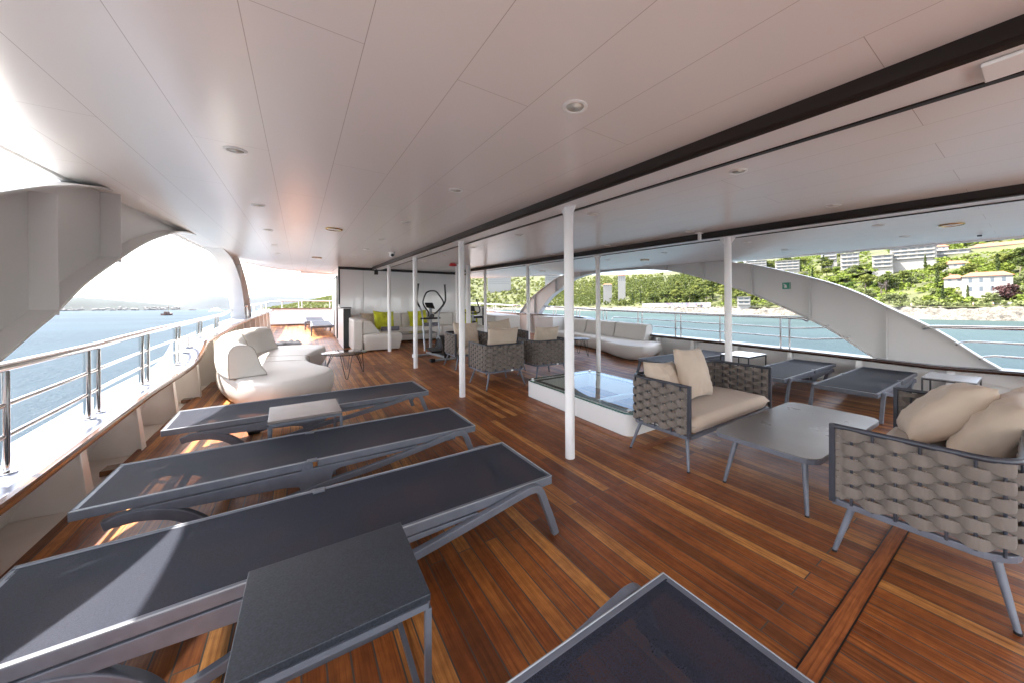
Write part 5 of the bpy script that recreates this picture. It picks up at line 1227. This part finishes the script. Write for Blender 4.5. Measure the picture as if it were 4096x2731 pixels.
LB={'A':('widest flat white apartment block below the shore-side roof edge',3),'B':('white apartment block with a terracotta roof beside the widest one',4,1),'C':('flat white apartment block with three rows of balconies, right of the tiled one',3),'D':('white apartment block with three balcony rows standing alone among trees',3),
'E':('tall narrow white apartment block above the shore-side arch',4),'F':('low stepped white apartment block just over the crown of the shore-side arch',3),'G':('long building with a terracotta roof at the right edge of the photo',2,1),'H':('white waterfront house with a terracotta roof beside the reddish tree',2,1),
'I':('small terracotta roofed house half buried in the grey-green trees',1,1),'J':('terracotta roofed annex left of the white waterfront house',1,1),'K':('tall pale house rising above the pines behind the shore-side arch',4,1),'L':('low house with a terracotta roof among the pines',1,1),
'M':('large white hotel with terracotta roofs far along the coast',4,1),'N':('white apartment row above the far pines',3),'O':('small pale stone house with battlements at the waterline',2),'Q':('flat white block high on the slope over the arch crown',3),'R':('white block high on the slope between the arch and the tall block',3)}
for b in BLD:
    L_=LB[b[0]]; building(b[0],*b[1:6],L_[0],L_[1],1 if len(L_)>2 else None)
# painted retaining wall and rubble wall by the water
gw=mat('painted_wall',(.20,.19,.185),.9); nt=gw.node_tree; N=nt.nodes; L=nt.links
t_=N.new('ShaderNodeTexCoord'); vo=N.new('ShaderNodeTexNoise'); vo.inputs['Scale'].default_value=.35; vo.inputs['Detail'].default_value=3; L.new(t_.outputs['Object'],vo.inputs['Vector'])
cr=N.new('ShaderNodeValToRGB'); E=cr.color_ramp.elements; E[0].position=.40; E[0].color=(.20,.19,.185,1); E[1].position=.66; E[1].color=(.20,.19,.185,1)
for p_,c_ in ((.48,(.19,.185,.18)),(.51,(.07,.17,.18)),(.535,(.20,.19,.185)),(.56,(.09,.05,.18)),(.585,(.04,.045,.06)),(.61,(.2,.12,.13))): e=E.new(p_); e.color=(*c_,1)
L.new(vo.outputs['Fac'],cr.inputs[0]); L.new(cr.outputs[0],N['Principled BSDF'].inputs['Base Color'])
mb=MB(); P=[]
for i in range(len(S_)):
    if 190<S_[i][1]<300: P.append(land(i,9))
mb.sweep([[(x,y,-1.5),(x+.5,y,-1.5),(x+.5,y,4.6),(x,y,4.6)] for x,y in P]); o=mb.build('painted_wall',gw); tag(o,'long grey retaining wall covered in coloured spray paint above the rocks','wall')
mb=MB(); P=[land(i,14.5) for i in range(len(S_)) if -40<S_[i][1]<17]
mb.sweep([[(x,y,-.2),(x+.5,y,-.2),(x+.5,y,2.0),(x,y,2.0)] for x,y in P]); o=mb.build('rubble_wall',M['stonewall']); tag(o,'low dry stone wall on the bank above the rocks at the right edge','wall')

# ------------------------------------------------------------------ tiny people on the rocks
def person(label,loc,rz,shirt,shorts,pose,skin=None):
    V={'pelvis':(0,0,.93),'chest':(0,.02,1.28),'neck':(0,.02,1.47),'head':(0,.03,1.62),'top':(0,.03,1.72),
       'lsh':(.19,.02,1.42),'lel':(.25,.05,1.13),'lha':(.24,.18,.90),'rsh':(-.19,.02,1.42),'rel':(-.25,.0,1.13),'rha':(-.24,.10,.88),
       'lhip':(.10,0,.90),'lkn':(.12,.06,.49),'lan':(.12,.0,.09),'lto':(.13,.15,.03),'rhip':(-.10,0,.90),'rkn':(-.12,.02,.49),'ran':(-.13,-.10,.09),'rto':(-.14,.05,.03)}
    V.update(pose)
    E=[('pelvis','chest'),('chest','neck'),('neck','head'),('head','top'),('chest','lsh'),('lsh','lel'),('lel','lha'),('chest','rsh'),('rsh','rel'),('rel','rha'),('pelvis','lhip'),('lhip','lkn'),('lkn','lan'),('lan','lto'),('pelvis','rhip'),('rhip','rkn'),('rkn','ran'),('ran','rto')]
    R={'pelvis':.14,'chest':.15,'neck':.06,'head':.10,'top':.08,'lsh':.07,'lel':.045,'lha':.04,'lhip':.10,'lkn':.065,'lan':.045,'lto':.035}
    names=list(V); me=bpy.data.meshes.new('person'); me.from_pydata([V[n] for n in names],[(names.index(a),names.index(b)) for a,b in E],[]); me.materials.append(M['skin'])
    o=bpy.data.objects.new('person',me); COL.objects.link(o); sk=o.modifiers.new('skin','SKIN'); su=o.modifiers.new('sub','SUBSURF'); su.levels=1; su.render_levels=2
    for i,n in enumerate(names):
        r=R.get(n,R.get('l'+n[1:],.06)); me.skin_vertices[0].data[i].radius=(r,r*(.75 if n in('chest','pelvis') else 1)); me.skin_vertices[0].data[i].use_root=(n=='pelvis')
    o.location=loc; o.rotation_euler=(0,0,rz); tag(o,label,'person')
    px=V['pelvis']; cx=V['chest']
    if shirt:
        mb=MB(); mb.lathe([(.16,-.22),(.175,-.05),(.185,.08),(.17,.16),(.09,.21)],14,(cx[0],cx[1],cx[2])); mb.build('shirt',shirt,o,smooth=True)
    mb=MB(); mb.lathe([(.19,-.30),(.185,-.1),(.165,.1)],14,(px[0],px[1],px[2])); mb.build('shorts',shorts,o,smooth=True)
    mb=MB(); hd=V['head']; mb.lathe([(.03,.12),(.085,.10),(.115,.05),(.115,.0),(.10,-.04)],12,(hd[0],hd[1]-.02,hd[2])); mb.build('hair',M['bark'],o,smooth=True)
    return o
person('bare-chested person in white shorts walking the path above the rocks',(244.5,17.6,.55),2.2,None,M['cloth_w'],{})
person('person in blue shorts bending forward on the path by the stone wall',(246.5,12.2,.7),1.2,None,M['cloth_b'],{'chest':(.05,.22,1.20),'neck':(.06,.34,1.36),'head':(.07,.42,1.46),'top':(.08,.46,1.54),'lsh':(.22,.24,1.30),'lel':(.28,.36,1.02),'lha':(.2,.42,.80),'rsh':(-.14,.24,1.30),'rel':(-.2,.36,1.02),'rha':(-.12,.44,.80)})
person('person in white clothes walking above the rocks behind the arch edge',(250,37.5,.3),-.6,M['cloth_w'],M['cloth_w'],{'lkn':(.12,.18,.50),'lan':(.12,.22,.09),'lto':(.13,.38,.03)})

# ------------------------------------------------------------------ far shore and boats on the open-sea side
def farhill(name,prof,dist,base,m_,depth):
    """prof: (bearing_deg, height) as seen; a ridge with real depth behind its shoreline"""
    mb=MB(); vs=[];fs=[]; n=0
    P=catmull(prof,8)
    for k,(a,h) in enumerate(P):
        a=radians(a); dx,dy=sin(a),cos(a)
        h*=1+.05*noise.noise(Vector((k*.5,base,0)))
        for f,g in ((0,-.02),(.06,.05),(.25,.40),(.5,.72),(.8,.93),(1,1),(1.5,.85),(2.2,.4)):
            r=dist+depth*f; q=1+.12*noise.noise(Vector((k*.33,f*3,base)))
            vs.append((dx*r,dy*r,SEA+h*g*q))
    m=8
    for i in range(len(P)-1):
        for j in range(m-1): fs.append((i*m+j,(i+1)*m+j,(i+1)*m+j+1,i*m+j+1))
    mb.add(vs,fs); o=mb.build(name,m_,smooth=True,flip=False); tag(o,kind='structure'); return o
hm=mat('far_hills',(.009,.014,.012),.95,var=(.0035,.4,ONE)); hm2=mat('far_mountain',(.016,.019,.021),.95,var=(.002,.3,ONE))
farhill('far_hills',[(-40,120),(-30,135),(-24,125),(-21.5,128),(-19.9,126),(-18.2,117),(-15.2,91),(-12.1,55),(-11,25),(-10.3,8)],4200,1,hm,900)
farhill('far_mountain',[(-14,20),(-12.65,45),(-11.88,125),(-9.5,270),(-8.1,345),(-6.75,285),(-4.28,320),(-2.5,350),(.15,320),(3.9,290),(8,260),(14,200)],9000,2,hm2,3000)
rnd=random.Random(5); p0=None
for k in range(70):
    a=radians(rnd.uniform(-21.3,-17.8) if k<22 else rnd.uniform(-17.2,-11.2)); r=4215+rnd.random()**2*170; w=rnd.uniform(10,22); h=rnd.uniform(7,15)
    if p0 is None:
        mb=MB(); mb.box(-1,1,-1,1,-.6,1); mb.add([(-1.1,-1.1,1.0),(1.1,-1.1,1.0),(1.1,1.1,1.0),(-1.1,1.1,1.0),(-.5,0,1.5),(.5,0,1.5)],[(0,1,5,4),(1,2,5),(2,3,4,5),(3,0,4)]); p0=mb.build('far_house',mat('far_render',(.13,.12,.115),.8)); tag(p0,'tiny white house in the town along the far shore','house','white houses of the far shore town'); o=p0
    else: o=p0.copy(); COL.objects.link(o)
    o.location=(sin(a)*r,cos(a)*r,SEA+3+(r-4215)*.10); o.scale=(w/2,w/2,h/1.6); o.rotation_euler=(0,0,rnd.random()*3)
def boat(label,name,bear,dist,Lh,Bm,Hh,rot,hullm,build):
    a=radians(bear); t=thing(name,label,'boat',(sin(a)*dist,cos(a)*dist,SEA),0); t.rotation_euler=(0,0,rot)
    mb=MB(); S=[]
    for f in (-.5,-.45,-.2,.1,.35,.48,.52):
        w=Bm/2*(.80 if f<-.44 else (1 if f<.1 else max(.04,1-((f-.1)/.42)**1.8))); sh=Hh*(1+.35*max(0,f)*2+.15*max(0,-f)); x=f*Lh
        S.append([(x,-w*.35,-.8),(x,-w*.8,.1),(x,-w,sh),(x,w,sh),(x,w*.8,.1),(x,w*.35,-.8)])
    mb.sweep(S); mb.build('hull',hullm,t,smooth=True,auto=40); build(t); return t
def b1(t):
    mb=MB(); mb.box(-3.2,1.0,-1.7,1.7,2.0,3.9); mb.build('deckhouse',M['darkhull'],t,bevel=.15)
    mb=MB(); mb.tube([(1.2,0,1.5),(1.2,0,14.8)],.17,8,r1=.10); mb.build('mast',M['sail'],t,smooth=True)
    mb=MB(); mb.tube([(1.1,0,4.6),(-5.2,0,5.0)],.25,8); mb.build('boom',M['sail'],t,smooth=True)
    mb=MB(); mb.box(-6.2,-3.3,-2.0,2.0,4.0,4.2); mb.build('awning',M['darkhull'],t)
boat('dark wooden sailing boat with bare mast, nearest of the boats at sea','sailing_boat',-12.09,631,14,5.6,2.0,1.15,M['darkhull'],b1)
def b2(t):
    for i,(x0,x1,z0) in enumerate(((-12,9,2.2),(-11,7,5.0),(-6,4,7.6))):
        mb=MB(); mb.box(x0,x1,-3.4+.3*i,3.4-.3*i,z0,z0+2.3); mb.build('deckhouse',M['hull'],t,bevel=.2)
        mb=MB(); mb.box(x0+.5,x1-.5,-3.43+.3*i,3.43-.3*i,z0+.9,z0+1.7); mb.build('window_band',M['bglass'],t)
    mb=MB(); mb.tube([(0,0,9.8),(0,0,13)],.15,6); mb.build('mast',M['hull'],t)
boat('white three-deck excursion ship near the forward arch leg','excursion_ship',-8.05,1263,32,8,2.4,.35,M['hull'],b2)
boat('low dark boat on the horizon between the sailing boat and the white ship','motor_boat',-10.12,3300,34,9,3.2,.2,M['darkhull'],lambda t:(MB().box(-9,5,-3,3,3,5.4).build('deckhouse',M['darkhull'],t,bevel=.2)))

# ------------------------------------------------------------------ the air between the boat and the far shore
mb=MB(); mb.box(-20500,20500,-15500,25500,-7.4,460); o=mb.build('haze',M['white']); tag(o,'pale sea haze that fades the far hills','haze',None,'stuff')
hz=bpy.data.materials.new('haze_air'); hz.use_nodes=True; N=hz.node_tree.nodes; L=hz.node_tree.links; N.remove(N['Principled BSDF'])
v=N.new('ShaderNodeVolumePrincipled'); v.inputs['Color'].default_value=(.62,.80,1,1); v.inputs['Density'].default_value=.000007; v.inputs['Anisotropy'].default_value=0
L.new(v.outputs[0],N['Material Output'].inputs['Volume']); o.data.materials.clear(); o.data.materials.append(hz)
